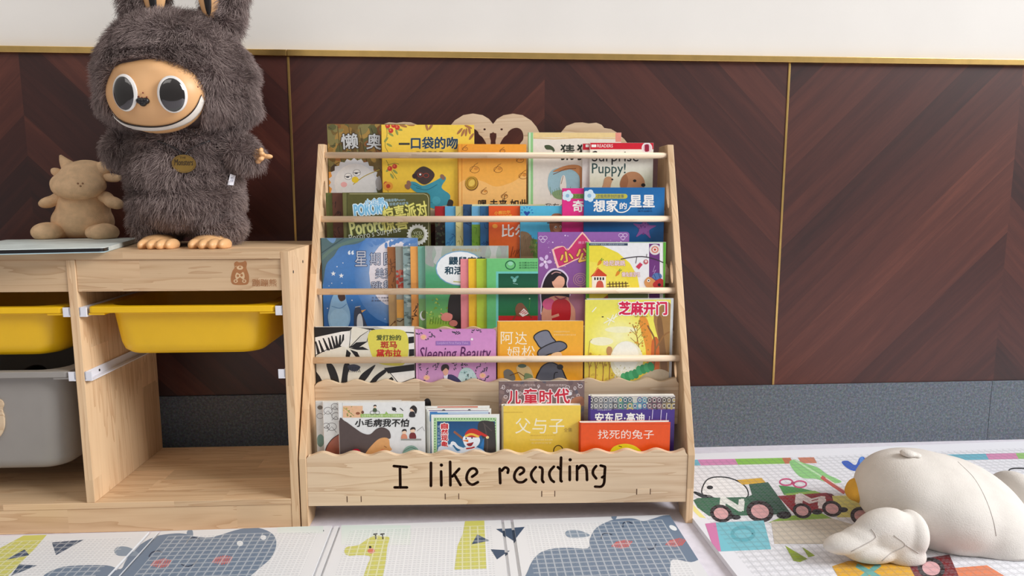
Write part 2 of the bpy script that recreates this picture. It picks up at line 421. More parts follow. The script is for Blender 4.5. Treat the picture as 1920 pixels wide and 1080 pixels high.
for z, v in ((0.52, 0.147),):
    bm = bmesh.new(); add_tube(bm, [(-0.005, v+0.02, z), (-0.0035, v+0.02, z), (0.003, v+0.02, z)], [0.006, 0.0085, 0.0085], 16); from_bm('peg', bm, M['pine_rail'], shelf, True)
for v, z in RAILS:
    bm = bmesh.new(); add_tube(bm, [(PT-0.002, v, z), (SW-PT+0.002, v, z)], 0.0071, 20)
    r = from_bm('rail', bm, M['pine_rail'], shelf); 
    for f in r.data.polygons: f.use_smooth = len(f.vertices) == 4
LIPS = (0.660, 0.528, 0.394, 0.2885)
BOARDS = []                                         # (front v, thickness, bottom z, top z, peak u)
for (v, z), tz in zip(RAILS, LIPS): BOARDS.append((v-0.003, 0.010, z-0.148, tz))
BOARDS.append((0.0015, 0.0125, 0.0475, 0.1585))
def wavy(zb, zt, pk, period=0.0632, amp=0.0042):
    u0, u1 = PT+0.0006, SW-PT-0.0006; pts = [(u1, zb), (u0, zb), (u0, zt-0.008), (u0+0.004, zt-0.003)]; n = 200
    for i in range(n+1):
        u = u0+0.006 + (u1-u0-0.012)*i/n; pts.append((u, zt + amp*math.cos(2*PI*(u-pk)/period)))
    pts += [(u1-0.004, zt-0.003), (u1, zt-0.008)]
    return pts[::-1]
LET = [
 ([(738.5,874),(762.5,876)],), ([(750,875),(750.5,914)],), ([(740,914),(763,914)],),
 ([(808,868),(808,911)],), ([(827.5,872),(827.6,872.2)], 3.2), ([(827,884),(827.5,910)],),
 ([(844,866),(844.5,910)],), ([(861,879),(848,893.5)],), ([(852,890),(863.5,909.5)],),
 ([(885,894),(892,889),(894.5,885),(891,879),(882.5,879.5),(876,889),(875.5,901),(885,909),(896,904)],),
 ([(937,879),(938,906)],), ([(941,882.5),(947,876.5),(953,880),(952,886.5)],),
 ([(974.7,889.7),(982,884.5),(981,878.5),(973.7,877),(966.2,885.4),(964.5,896),(970.5,903.6),(980,904),(986.5,899.3)],),
 ([(1004.6,876),(997.5,884.3),(996,892),(1000,901),(1004.6,904.2)],), ([(1012,876),(1017,880),(1016.4,899),(1019,904)],),
 ([(1038.5,875),(1032,882.2),(1030,890),(1033.5,899.3),(1038.5,903.5)],), ([(1052,858),(1051.2,898),(1053,902.5)],), ([(1046,876),(1050,879.5)],),
 ([(1069,862),(1069.1,862.2)], 3.2), ([(1068.3,875),(1068.3,900)],),
 ([(1082,874),(1082,900)],), ([(1084,879),(1090,873),(1097,875),(1100,883),(1100.7,900)],),
 ([(1117.8,874),(1112.5,881),(1112,889),(1117.8,897)],), ([(1126.3,873),(1134,875)],), ([(1134.5,876),(1133.5,893),(1132.5,906),(1127,912.5),(1116,912.5)],), ([(1129,895),(1133,893)],)]
for bi, (bv, bt, zb, zt) in enumerate(BOARDS):
    pk = on_v((887, 887, 887, 887, 832)[bi], 700, bv)[0]
    o = plate('front_board', [wavy(zb, zt, pk)], bv, bv+bt, lambda a, b, d: (a, d, b), M['board'], shelf)
    if bi < 4: o['label'] = 'wavy-topped plain board'
    else:
        o['label'] = 'wavy-topped board with cut-out words I like reading'
        cut = bmesh.new(); polys = []
        for st in LET:
            r = (st[1] if len(st) > 1 else 2.65) * 0.00113
            P = [on_v(x, y, bv) for x, y in st[0]]
            if len(P) > 2: P = [(q.x, q.y) for q in smooth_open([Vector((a, b, 0)) for a, b in P], 3)]
            L, R2 = [], []
            for i, p in enumerate(P):
                a, b = P[max(i-1, 0)], P[min(i+1, len(P)-1)]; an = math.atan2(b[1]-a[1], b[0]-a[0])
                if i == 0: cap0 = [(p[0]+r*math.cos(an+PI/2+PI*k/6), p[1]+r*math.sin(an+PI/2+PI*k/6)) for k in range(1, 6)]
                if i == len(P)-1: cap1 = [(p[0]+r*math.cos(an-PI/2+PI*k/6), p[1]+r*math.sin(an-PI/2+PI*k/6)) for k in range(1, 6)]
                L.append((p[0]-math.sin(an)*r, p[1]+math.cos(an)*r)); R2.append((p[0]+math.sin(an)*r, p[1]-math.cos(an)*r))
            loop = R2 + cap1 + L[::-1] + cap0
            vs, fs = extrude_loops([loop], bv-0.004, bv+bt-0.003, lambda a, b, d: (a, d, b))  # cut stops short, its dark floor stands in for shade inside the letters
            polys.append((vs, fs))
        for vs, fs in polys:
            bvs = [cut.verts.new(v) for v in vs]
            for f in fs: cut.faces.new([bvs[i] for i in f])
        bmesh.ops.recalc_face_normals(cut, faces=cut.faces)
        co = from_bm('cutter', cut, M['burnt']); co.parent = shelf
        o.data.materials.append(M['burnt'])
        md = o.modifiers.new('c', 'BOOLEAN'); md.operation = 'DIFFERENCE'; md.object = co; md.solver = 'EXACT'; md.use_self = True; md.material_mode = 'TRANSFER'
        bpy.context.view_layer.update()
        me = bpy.data.meshes.new_from_object(o.evaluated_get(bpy.context.evaluated_depsgraph_get()))
        o.modifiers.clear(); o.data = me; bpy.data.objects.remove(co)
        for px0, px1, py in ((650, 678, 936), (834, 861, 931), (1015, 1041, 926), (1193, 1220, 922)):
            u0, z = on_v(px0, py, bv); u1, _ = on_v(px1, py, bv)
            t = box('tenon', u0+0.0018, u1-0.0018, bv-0.0004, bv+0.006, z-0.0062, z+0.0062, M['board'], shelf, 0.0003)
            for a, b in ((u0, u0+0.0018), (u1-0.0018, u1)): box('slot', a, b, bv-0.0002, bv+0.004, z-0.0064, z+0.0064, M['burnt'], t, 0)
    lz = zb+0.006 if bi < 4 else 0.0545
    nxt = BOARDS[bi-1][0] if bi else 0.312
    box('ledge', PT+0.0005, SW-PT-0.0005, bv+bt+0.0003, nxt-0.0005, lz, lz+0.012, M['board'], shelf)
# decorative back panel: two birds facing each other between clouds, symmetrical about its middle
BV = 0.313
def bp(px, py): return on_v(px, py, BV)
half = [(924.5, 232.5), (932, 223), (944, 216), (962, 213), (980, 216), (996, 226), (1006, 238), (1012, 250), (1024, 258), (1044, 257), (1053, 247), (1062, 236), (1078, 230), (1092, 229.5), (1104, 231.5), (1118, 230), (1128, 234), (1133, 240), (1146, 242), (1156, 248), (1163, 255), (1170, 260), (1176, 268), (1178, 300), (1178, 420)]
hr = [bp(*q) for q in half]; um = hr[0][0]
out = hr + [(2*um-a, b) for a, b in hr[:0:-1]]
hole = [(937, 271), (944, 258), (951, 252), (953, 247), (960, 241.5), (969, 239.5), (977, 243), (981, 251), (981, 261), (976, 268), (968, 278), (952, 284), (938, 280)]
hR = [(q.x, q.y) for q in smooth_closed([Vector(bp(*q)).to_3d() for q in hole], 3)]; hL = [(2*um-a, b) for a, b in hR]
nk = [(924.5, 247), (926, 249), (930.5, 250), (931, 256), (929, 264), (930, 280)]
nR = [bp(*q) for q in nk]; nh = nR + [(2*um-a, b) for a, b in nR[:0:-1]]
eyes = [ellipse_pts(*bp(940.5, 242.5), 0.0030, 0.0024, 12)]; eyes.append([(2*um-a, b) for a, b in eyes[0]])
bk = plate('back_panel', [out, hR, hL, nh] + eyes, BV, BV+0.010, lambda a, b, d: (a, d, b), M['board'], shelf)
bk['label'] = 'scroll-cut crest with two facing birds and clouds'

# ------------------------------------------------------------------ books
SL = 0.014                                            # backward slope of the books in their pockets
nrm = (SV - Vector((0, 0, 1))*SL).normalized(); WUP = (Vector((0, 0, 1)) + SV*SL).normalized(); NB = WUP.cross(SU)
TIER = {}
for i, (v, z) in enumerate(RAILS): TIER[i+1] = (v+0.0078, z-0.148+0.0185)
TIER[5] = (0.0235, 0.0675)
DBG = False
_used = {}
def book(name, label, tier, x0, x1, yt, t, cover, art=None, spine=None, hard=True, ytr=None, rc=0.0, group=None, back=None, extra=0.0, cat='book', v0=None, page=True):
    """a book standing in a pocket: its front face is found at its own depth behind the books listed before it"""
    pv0, zb = TIER[tier]
    ua = on_v(x0, yt, pv0+0.01)[0]; ub = on_v(x1, yt, pv0+0.01)[0]
    d = extra
    for (a, b, e) in _used.get(tier, []):
        if a < ub-0.0025 and b > ua+0.0025: d = max(d, e)
    o = sp_(0, pv0+d, zb)
    def mp(px, py):
        q = hit(px, py, nrm, o) - o; return q.dot(SU), q.dot(WUP)
    yr = ytr if ytr is not None else yt
    ul, hl = mp(x0, yt); ur, hr_ = mp(x1, yr); ul = max(ul, PT+0.0008); ur = min(ur, SW-PT-0.0008); w = ur-ul; h = (hl+hr_)/2
    _used.setdefault(tier, []).append((ul, ur, d+t+0.0006))
    if DBG: print('BK', tier, round(ul-PT, 4), round(SW-PT-ur, 4), 'd', round(d, 4), round(d+t, 4), label[:30])
    root = empty(name); tag(root, label, cat, group)
    root.matrix_world = Matrix.Translation(o + SU*ul) @ Matrix((SU, NB, WUP)).transposed().to_4x4()
    spc = lin(spine or cover); cc = lin(cover); bc = lin(back or cover)
    ct = 0.0016 if hard else 0.0006; rs = t/2
    # cover section: half round spine at the left, front and back boards
    outer, inner, colr = [], [], []
    sec_o = [(w, 0.0), (rs*0.9, 0.0)]; 
    for k_ in range(1, 8): a = PI*k_/8; sec_o.append((rs*0.9 - rs*0.9*math.sin(a), rs - rs*math.cos(a)))
    sec_o += [(rs*0.9, t), (w, t)]
    sec_i = [(w, ct), (rs*0.9, ct)]
    for k_ in range(1, 8): a = PI*k_/8; sec_i.append((rs*0.9 - (rs-ct)*0.9*math.sin(a), rs - (rs-ct)*math.cos(a)))
    sec_i += [(rs*0.9, t-ct), (w, t-ct)]
    n = len(sec_o); vs, fs, cs = [], [], []
    for zz in (0.0, h):
        for p in sec_o: vs.append((p[0], p[1], zz))
        for p in sec_i: vs.append((p[0], p[1], zz))
    T = 2*n
    def q(a, b, c_): fs.append((a, b, b+T, a+T) if c_[0] else (a+T, b+T, b, a)); cs.append(c_[1])
    for i in range(n-1):
        col = cc if i == 0 else (bc if i == n-2 else spc)
        q(i+1, i, (True, col)); q(n+i, n+i+1, (True, lin((235, 232, 224))))
        fs.append((T+i, T+i+1, T+n+i+1, T+n+i)); cs.append(col); fs.append((i+1, i, n+i, n+i+1)); cs.append(col)
    for a, b in ((0, n), (n-1, 2*n-1)):
        fs.append((a, b, b+T, a+T)); cs.append(cc)
    arts = []
    if art:
        def mloc(px, py):
            r = mp(px, py); return r[0]-ul, r[1]
        A = Art(mloc, [(rs*0.55, w-0.0002, 0.0, h-0.0002)])
        art(A); arts.append(A)
    if rc:
        def cutc(a, b):
            ca, cb = w-rc, h-rc
            if a > ca and b > cb:
                dd = math.hypot(a-ca, b-cb)
                if dd > rc: return ca+(a-ca)*rc/dd, cb+(b-cb)*rc/dd
            return a, b
        # refine the boards near the corner: replace top right corner by an arc of faces
        arc = [(w-rc+rc*math.cos(PI/2*k_/6), h-rc+rc*math.sin(PI/2*k_/6)) for k_ in range(7)]
        vs, fs, cs = [], [], []
        for (y0, y1, col) in ((0.0, ct, cc), (t-ct, t, bc)):
            lp = [(rs*0.9, 0), (w, 0)] + arc + [(rs*0.9, h)]; k0 = len(vs); m_ = len(lp)
            vs += [(a, y0, b) for a, b in lp] + [(a, y1, b) for a, b in lp]
            fs.append(tuple(range(k0, k0+m_))); cs.append(col); fs.append(tuple(range(k0+2*m_-1, k0+m_-1, -1))); cs.append(col)
            for i in range(m_): a, b = k0+i, k0+(i+1) % m_; fs.append((b, a, a+m_, b+m_)); cs.append(col)
        k0 = len(vs); ss = sec_o[1:-1]; m_ = len(ss)
        vs += [(p[0], p[1], 0) for p in ss] + [(p[0], p[1], h) for p in ss]
        for i in range(m_-1): fs.append((k0+i+1, k0+i, k0+i+m_, k0+i+m_+1)); cs.append(spc)
        for a_ in arts:
            np_ = []
            for qd, ly, ri in a_.polys: np_.append(([cutc(p[0], p[1]) + tuple(p[2:]) for p in qd], ly, ri))
            a_.polys = np_
    ink_mesh('cover', (vs, fs, cs), arts, lambda a, b, off, ri: (a, -off, b), M['print'], root)
    if page:
        ins = 0.003 if hard else 0.0004
        if t-2*ct > 0.0003:
            box('page_block', rs*0.9, w-ins-(rc*0.3), ct+0.0001, t-ct-0.0001, 0.002, h-ins-(rc*0.3), M['page'], root, 0)
    return root

# ---- covers: tier 1 (top)
WHT, BLK = (244, 242, 238), (28, 26, 28)
def leafy(A, pts, c, w=2.2, l=6):
    for x, y, a in pts: A.ell(x, y, l, w, c, a, 10, 0.1)
def a_puppy(A):
    A.vgrad(1100, 262, 1230, 360, [(243, 240, 232), (238, 236, 222), (222, 226, 190)])
    A.rect(1100, 262, 1230, 280, (206, 32, 52)); A.rect(1109, 271, 1118, 276, WHT); A.text('READERS', 1120, 270.5, 1149, 276.5, WHT)
    A.ell(1213, 277.5, 10, 10.5, (238, 226, 228)); A.ell(1213, 277.5, 7.6, 8, (226, 200, 206)); A.text('1', 1210, 272, 1215.5, 283, (150, 30, 60), bold=0.03)
    A.text('Surprise', 1110, 283, 1197, 309, (44, 42, 44), bold=0.005); A.text('Puppy!', 1110, 306, 1173, 331, (52, 84, 82), bold=0.005)
    A.blob([(1163, 350), (1166, 333), (1178, 323), (1194, 323), (1205, 332), (1209, 344), (1204, 356), (1180, 362)], (192, 138, 98))
    A.blob([(1163, 350), (1166, 333), (1174, 327), (1178, 340), (1172, 356)], (166, 112, 76)); A.ell(1190, 339, 3.2, 2.6, BLK); A.ell(1206, 347, 4, 3.4, (40, 30, 28))
    A.blob([(1131, 346), (1134, 334), (1142, 331), (1149, 336), (1146, 344), (1142, 356), (1128, 358)], (200, 156, 116)); A.ell(1148, 336.5, 2, 1.5, BLK)
def a_puppy2(A):
    A.rect(1085, 262, 1230, 360, (236, 230, 224)); A.rect(1085, 262, 1230, 281, (196, 30, 50)); A.rect(1098, 271, 1104, 276, WHT)
    A.rect(1102, 281, 1110, 360, (222, 214, 208))
def a_guess(A):
    A.rect(985, 245, 1170, 400, (234, 226, 214)); A.rect(1000, 245, 1170, 258, (236, 208, 148)); A.line([(1000, 259), (1040, 260.5), (1080, 258.5), (1156, 260)], 2, (224, 190, 130))
    A.rect(1154, 245, 1170, 266, (232, 150, 132)); A.rect(985, 245, 999.5, 400, (148, 206, 140)); A.rect(991, 245, 995, 400, (206, 232, 198))
    A.blob([(1021, 273), (1030, 272), (1038, 277), (1040, 284), (1033, 281), (1024, 280)], (72, 84, 58)); A.line([(1036, 281), (1039, 288)], 1, (72, 84, 58))
    A.text('猜', 1051, 271, 1077, 300, (44, 50, 44), bold=0.02); A.text('猜', 1082, 271, 1110, 300, (44, 50, 44), bold=0.02); A.text('我有多爱你', 1022, 381, 1090, 396, (50, 50, 46))
    A.blob([(1027, 345), (1032, 322), (1052, 314), (1080, 316), (1094, 330), (1096, 356), (1084, 370), (1050, 372), (1033, 362)], (160, 196, 206))
    A.blob([(1035, 362), (1050, 356), (1070, 360), (1088, 366), (1070, 373), (1045, 373)], (142, 168, 120)); 
    for i in range(14): A.line([(1033+i*4, 366), (1031+i*4.3, 350+(i*7) % 9)], 0.9, (110, 150, 120))
    A.blob([(1036, 322), (1056, 312), (1078, 309), (1092, 316), (1095, 345), (1088, 352), (1086, 330), (1072, 318), (1056, 320)], (200, 136, 86)); A.line([(1037, 327), (1060, 317), (1080, 316)], 1.2, (120, 70, 46))
    A.blob([(1050, 352), (1053, 332), (1059, 330), (1062, 350), (1058, 358)], (240, 232, 220)); A.line([(1052, 345), (1056, 330)], 1, (120, 84, 60))
def a_future(A):
    A.vgrad(850, 262, 995, 400, [(240, 158, 50), (244, 172, 70), (244, 178, 84), (240, 172, 90)])
    A.blob([(858, 348), (880, 336), (905, 340), (930, 350), (960, 342), (990, 330), (996, 400), (855, 400)], (246, 190, 112)); A.line([(866, 268), (866, 385)], 1, (214, 130, 40))
    for x, y, r in ((872, 279, 5), (942, 283, 5), (890, 318, 9), (934, 318, 8), (975, 300, 7), (981, 330, 8), (908, 360, 6), (946, 368, 6)):
        A.ring(x, y, r, r*0.7, 0.9, (150, 96, 40), 12); A.line([(x-r, y+r*0.4), (x, y-r), (x+r*0.7, y-r*1.4)], 0.9, (140, 88, 36)); A.ell(x+r*0.3, y-r*0.2, r*0.45, r*0.3, (216, 142, 60))
    A.ell(884.5, 344, 12.5, 13.5, (120, 80, 30)); A.ell(884, 343, 11.5, 12.5, (196, 150, 50)); A.ring(884, 343, 8.5, 9.5, 1.2, (130, 92, 34)); A.blob([(879, 347), (881, 339), (888, 337), (890, 344), (885, 349)], (232, 196, 90))
    A.text('嘿 未来 如此', 897, 374, 990, 392, (40, 28, 22), bold=0.02); A.line([(935, 385), (946, 385), (946, 366), (952, 366)], 1, (60, 40, 26))
def a_kiss(A):
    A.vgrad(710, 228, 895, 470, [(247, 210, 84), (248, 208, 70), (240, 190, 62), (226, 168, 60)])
    for pts in ([(722, 232), (726, 250), (722, 272), (728, 286)], [(724, 300), (735, 322), (744, 336)], [(726, 310), (740, 306), (748, 308)], [(722, 340), (728, 360)]): A.line(pts, 1, (120, 120, 60), True)
    leafy(A, [(727, 240, 0.9), (733, 252, 0.6), (724, 262, -0.9), (730, 272, 0.5), (744, 248, 1.2), (749, 243, 0.2), (735, 330, 1.0), (741, 322, 0.7), (728, 318, -0.8)], (150, 156, 80))
    leafy(A, [(800, 238, 1.3), (808, 237, -1.0), (756, 236, 0.3), (770, 234, 0.1), (862, 246, 2.3), (868, 249, 2.0), (874, 248, 1.7), (880, 244, 1.4), (884, 256, 2.2), (878, 238, 0.4)], (172, 116, 74), 2.4, 8)
    for x, y in ((727, 236), (738, 235), (733, 245), (745, 239), (731, 316), (740, 312), (728, 350), (724, 345)): A.ell(x, y, 4.6, 4.6, (206, 64, 48)); A.ell(x-1, y-1, 1.6, 1.6, (240, 130, 100), 0, 8)
    A.ell(728, 349, 9, 8, (236, 160, 60)); A.ell(728, 349, 4, 4, (196, 70, 40))
    A.text('一', 748, 268, 768, 271.5, (70, 70, 60), bold=0.01); A.text('口袋的吻', 771, 257, 858, 279, (38, 66, 92), out=(250, 226, 150), ow=0.02, bold=0.035); A.text('文 图 李子 著', 780, 283, 831, 287, (120, 96, 40))
    A.blob([(770, 352), (766, 342), (778, 341), (792, 348), (806, 344), (822, 336), (832, 330), (836, 336), (828, 352), (844, 366), (838, 384), (818, 392), (800, 384), (794, 366), (780, 360)], (66, 152, 172))
    A.line([(794, 366), (806, 380), (826, 374)], 1.2, (40, 110, 130), True); A.line([(780, 352), (800, 356), (820, 346)], 1.2, (40, 110, 130), True); A.ell(818, 376, 8, 8, (80, 168, 186)); A.line([(774, 345), (790, 352)], 1, (40, 110, 130))
    A.blob([(776, 328), (782, 318), (794, 312), (808, 318), (815, 328), (808, 340), (796, 346), (784, 340)], (74, 58, 54)); A.ell(778, 330, 5, 5, (60, 44, 44)); A.ell(788, 327, 1.8, 1.8, WHT); A.ring(788, 328, 5, 4, 0.8, (180, 70, 50)); A.ring(799, 329, 5, 4, 0.8, (180, 70, 50))
    leafy(A, [(767, 344, 1.2), (764, 350, 0.8), (830, 332, 1.0)], (150, 110, 90), 4, 6); A.blob([(838, 384), (842, 374), (850, 378), (846, 392), (836, 400)], (60, 50, 50))
def a_lazy(A):
    A.rect(600, 228, 800, 470, (118, 96, 52))
    A.dots(130, 610, 232, 716, 362, 5, 13, [(150, 116, 58), (124, 104, 60), (96, 96, 58), (142, 92, 50), (168, 134, 70), (108, 84, 44), (134, 124, 76)], 0.7, 3)
    for i in range(16): A.line([(612+i*7, 236+(i*37) % 110), (622+i*7, 242+(i*31) % 115)], 1, (72, 58, 36))
    A.line([(614, 234), (614, 362)], 1, (150, 140, 90))
    A.text('懒', 640, 251, 671, 279, (204, 206, 206), out=(58, 50, 42), ow=0.05, bold=0.02, rot=-0.06); A.text('奥', 688, 251, 715, 280, (200, 202, 202), out=(58, 50, 42), ow=0.05, bold=0.02, rot=0.05)
    A.rect(609, 322, 624, 364, (226, 156, 70)); A.blob([(620, 318), (628, 308), (636, 320), (630, 334)], (74, 58, 44))
    q = []
    for i in range(44):
        a = 2*PI*i/44; r = 1.0 + (0.09 if i % 2 else -0.02); q.append((664+44*r*math.cos(a), 342+42*r*math.sin(a)))
    A.poly(q, (214, 216, 220)); A.ell(666, 344, 39, 37, (228, 226, 224))
    for x, y in ((653, 331), (669, 324)): A.ell(x, y, 7, 6, WHT); A.ring(x, y, 7, 6, 0.8, (120, 116, 116), 14); A.ell(x-1, y+1, 3, 1.5, (60, 60, 66)); A.line([(x-7, y), (x+7, y-1)], 1.2, (120, 116, 116))
    A.line([(662, 346), (684, 330), (712, 318)], 1.6, (180, 160, 70), True); A.ell(666, 337, 6.5, 6, (240, 206, 50)); A.ell(645, 346, 6, 5, (238, 178, 176)); A.blob([(704, 340), (712, 330), (716, 352), (708, 356)], (170, 166, 166))
g1 = 'books in the top pocket'
book('picture_book', 'white reader book with red top band and Surprise Puppy title', 1, 1106, 1225.5, 268.5, 0.004, (240, 236, 228), a_puppy, WHT, False, 267, group=g1)
book('picture_book', 'white reader with red band, mostly hidden directly behind the Surprise Puppy book', 1, 1092, 1206, 269.5, 0.004, (236, 230, 224), a_puppy2, WHT, False, 269, group=g1)
book('picture_book', 'cream picture book with green spine and brown hare in a blue patch', 1, 990, 1165, 247, 0.006, (234, 226, 214), a_guess, (148, 206, 140), True, 250, group=g1)
book('picture_book', 'plain orange picture book with small sketches and a gold coin', 1, 858, 987, 269.5, 0.006, (238, 160, 60), a_future, (226, 150, 56), True, 271, group=g1)
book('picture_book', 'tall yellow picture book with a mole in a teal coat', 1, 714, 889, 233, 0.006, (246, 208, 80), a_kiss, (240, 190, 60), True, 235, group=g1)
book('picture_book', 'olive brown picture book with a round white hedgehog, leftmost in the top pocket', 1, 609, 760, 232.5, 0.005, (112, 92, 50), a_lazy, (96, 96, 60), True, group=g1)

# ---- tier 2
def flower(A, x, y, r=7):
    for k in range(5): A.ell(x+r*0.6*math.cos(k*1.257), y+r*0.6*math.sin(k*1.257), r*0.5, r*0.5, (214, 234, 244), 0, 10, 0.1)
    A.ell(x, y, r*0.35, r*0.35, (150, 190, 220))
def a_star(A):
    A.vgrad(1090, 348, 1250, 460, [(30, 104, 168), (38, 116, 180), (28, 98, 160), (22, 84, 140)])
    A.rect(1112, 363.5, 1172, 372.5, (196, 190, 74)); A.ell(1172, 368, 4.5, 4.5, (196, 190, 74)); A.text('小北极熊原创的故事', 1113, 364.5, 1170, 371.5, (40, 70, 110)); flower(A, 1105, 367, 11)
    A.text('想家', 1113, 375, 1158, 397, WHT, bold=0.035); A.text('的', 1162, 380, 1175, 392, WHT, bold=0.03); A.text('星星', 1181, 366, 1227, 388, WHT, bold=0.035)
    A.line([(1152, 391), (1158, 397), (1168, 398), (1177, 394), (1183, 386)], 2, WHT, True); A.text('汉斯著 李生译', 1195, 389, 1222, 392.5, (16, 50, 100)); A.text('南方出版社', 1196, 394, 1223, 397.5, (16, 50, 100))
    st = []
    for k in range(10): r = 23 if k % 2 == 0 else 10; st.append((1208+r*math.cos(-PI/2+0.1+k*PI/5), 428+r*0.95*math.sin(-PI/2+0.1+k*PI/5)))
    A.blob(st, (150, 92, 164)); A.dots(10, 1198, 418, 1218, 440, 1, 2, [(120, 66, 136)])
def a_qi(A):
    A.vgrad(1050, 348, 1150, 470, [(222, 44, 134), (230, 52, 140), (196, 34, 112)]); A.rect(1070, 363.5, 1100, 372.5, (120, 150, 70)); A.text('小北极', 1073, 364, 1094, 372, (60, 80, 60)); flower(A, 1064, 367, 10)
    A.text('奇', 1074, 376, 1094, 397, WHT, bold=0.03)
def a_blueq(A):
    A.vgrad(970, 380, 1060, 500, [(84, 186, 226), (96, 196, 232), (60, 160, 210), (110, 160, 120)])
    for k in range(7): A.line([(988+9*math.cos(PI+k*PI/6), 399+9*math.sin(PI+k*PI/6)), (988+12*math.cos(PI+k*PI/6), 399+12*math.sin(PI+k*PI/6))], 1.4, (40, 100, 190))
    A.blob([(984, 401), (982, 397), (986, 396), (988, 398), (991, 396), (994, 398), (991, 402), (988, 405)], (40, 80, 170))
    A.blob([(1030, 422), (1034, 404), (1044, 400), (1054, 404), (1058, 424), (1056, 440), (1036, 440)], (160, 104, 74)); A.ell(1045, 428, 8, 7, (196, 140, 104)); A.ell(1042, 426, 2.2, 2.4, WHT); A.ell(1042.5, 426.5, 1.1, 1.2, BLK); A.ell(1051, 425, 2, 2.4, WHT); A.ell(1051, 425.5, 1, 1.2, BLK); A.line([(1026, 418), (1058, 417)], 2, (70, 50, 40))
    A.blob([(974, 440), (982, 434), (994, 440), (1002, 460), (1004, 490), (970, 490)], (146, 118, 88)); A.rect(1000, 462, 1060, 495, (104, 140, 64)); A.dots(30, 996, 450, 1012, 480, 2, 4, [(90, 130, 60), (130, 150, 80)])
    for i in range(12): A.line([(974+i*2.4, 440+(i*7) % 9), (978+i*2.2, 480)], 0.8, (106, 84, 60))
def a_bill(A):
    A.vgrad(910, 380, 1010, 500, [(234, 92, 40), (236, 100, 44), (226, 104, 44), (190, 84, 44)]); A.text('小熊比尔', 927, 395, 957, 402, (246, 184, 70), rot=-0.08, bold=0.03); A.text('和爸爸故事', 930, 403, 960, 409, (246, 184, 70), rot=-0.08, bold=0.03)
    A.text('比尔', 941, 421, 990, 444, WHT, bold=0.02); A.ell(928, 424, 5, 4, (250, 170, 70))
    for i in range(7): A.line([(958+i*4, 482-(i*5) % 9), (962+i*4, 462+(i*7) % 8)], 1.4, (150, 64, 34))
def strip(top, rest, ys=None, marks=None):
    def f(A):
        A.rect(600, 340, 1300, 700, rest)
        if ys: A.rect(600, 340, 1300, ys, top)
        if marks: marks(A)
    return f
def twigs(x0, x1, y0, y1, col, n=8, seed=1, w=1.1):
    def f(A):
        g = random.Random(seed)
        for _ in range(n):
            x, y = g.uniform(x0, x1), g.uniform(y0, y1); A.line([(x, y), (x+g.uniform(-6, 6), y+g.uniform(-5, 9)), (x+g.uniform(-8, 8), y+g.uniform(4, 14))], w, col, True)
    return f
def a_pororo(A):
    A.vgrad(636, 356, 812, 480, [(92, 90, 46), (84, 84, 42), (78, 76, 38)]); A.rect(636, 356, 650, 480, (112, 112, 66)); A.line([(650.5, 356), (650.5, 480)], 1, (62, 62, 32))
    A.line([(655, 363.5), (795, 363.5), (801, 366), (803.5, 372), (803.5, 470)], 1, (190, 184, 140))
    A.text('PORORO', 664, 381, 727, 402, (160, 212, 240), out=(226, 242, 250), ow=0.1, bold=0.09, rot=-0.1); A.text('PORORO', 664, 381, 727, 402, (120, 186, 226), bold=0.02, rot=-0.1)
    A.text('小企鹅', 684, 372, 720, 384, (120, 186, 226), out=(226, 242, 250), ow=0.08, bold=0.03, rot=-0.1)
    A.text('啵噜啵噜Pororo', 722, 372, 760, 378, (172, 206, 220), rot=-0.06); A.text('惊奇成长绘本', 730, 379, 766, 385, (172, 206, 220), rot=-0.06)
    A.text('惊喜派对', 718, 383, 801, 412, (226, 220, 120), out=(120, 120, 50), ow=0.05, bold=0.03, rot=-0.16)
    A.text('Pororo', 656, 411, 720, 437, (222, 226, 150), out=(90, 104, 60), ow=0.07, bold=0.05, rot=-0.16); A.text('惊喜', 716, 402, 764, 432, (222, 216, 120), out=(120, 120, 50), ow=0.05, bold=0.03, rot=-0.16)
    A.text("Pororo's Surprise", 654, 431, 752, 447, (216, 220, 206), rot=-0.18)
    q = [(783+(21 if k % 2 else 17.5)*math.cos(PI*k/20), 440+(21 if k % 2 else 17.5)*math.sin(PI*k/20)) for k in range(40)]
    A.poly(q, (232, 232, 224)); A.ell(783, 440, 14, 14, (90, 92, 50)); A.ring(783, 440, 13, 13, 1.4, (224, 226, 214)); A.text('VCD', 775, 434, 791, 440, (206, 212, 180)); A.text('PORORO', 773, 441, 794, 447, (206, 212, 140))
def dk(marks=None): return marks
g2 = 'books in the second pocket from the top'
TW = twigs
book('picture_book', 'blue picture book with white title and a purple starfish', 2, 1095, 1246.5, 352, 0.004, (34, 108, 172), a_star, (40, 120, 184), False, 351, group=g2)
book('picture_book', 'magenta picture book half hidden behind the blue starfish book', 2, 1054, 1190, 353, 0.004, (222, 44, 134), a_qi, (226, 70, 150), False, group=g2)
book('picture_book', 'sky blue picture book with a brown animal in a hat beside hay', 2, 975, 1070, 386, 0.0035, (84, 186, 226), a_blueq, (84, 186, 226), False, group=g2)
book('picture_book', 'orange red picture book with small yellow letters above the white title', 2, 916, 1006, 386, 0.0035, (232, 92, 40), a_bill, (222, 88, 44), False, group=g2)
book('picture_book', 'dark blue book, edge peeking just left of the orange red one', 2, 900, 978, 386.5, 0.0019, (52, 104, 152), strip((52, 104, 152), (52, 104, 152), None, TW(900, 918, 392, 460, (30, 60, 110), 8, 2)), (52, 104, 152), False, group=g2)
book('picture_book', 'book edge that is light blue above and grass green below', 2, 884, 964, 386.5, 0.0019, (112, 180, 222), strip((112, 180, 222), (122, 168, 58), 421, TW(884, 900, 425, 470, (86, 140, 44), 6, 3)), (112, 176, 140), False, group=g2)
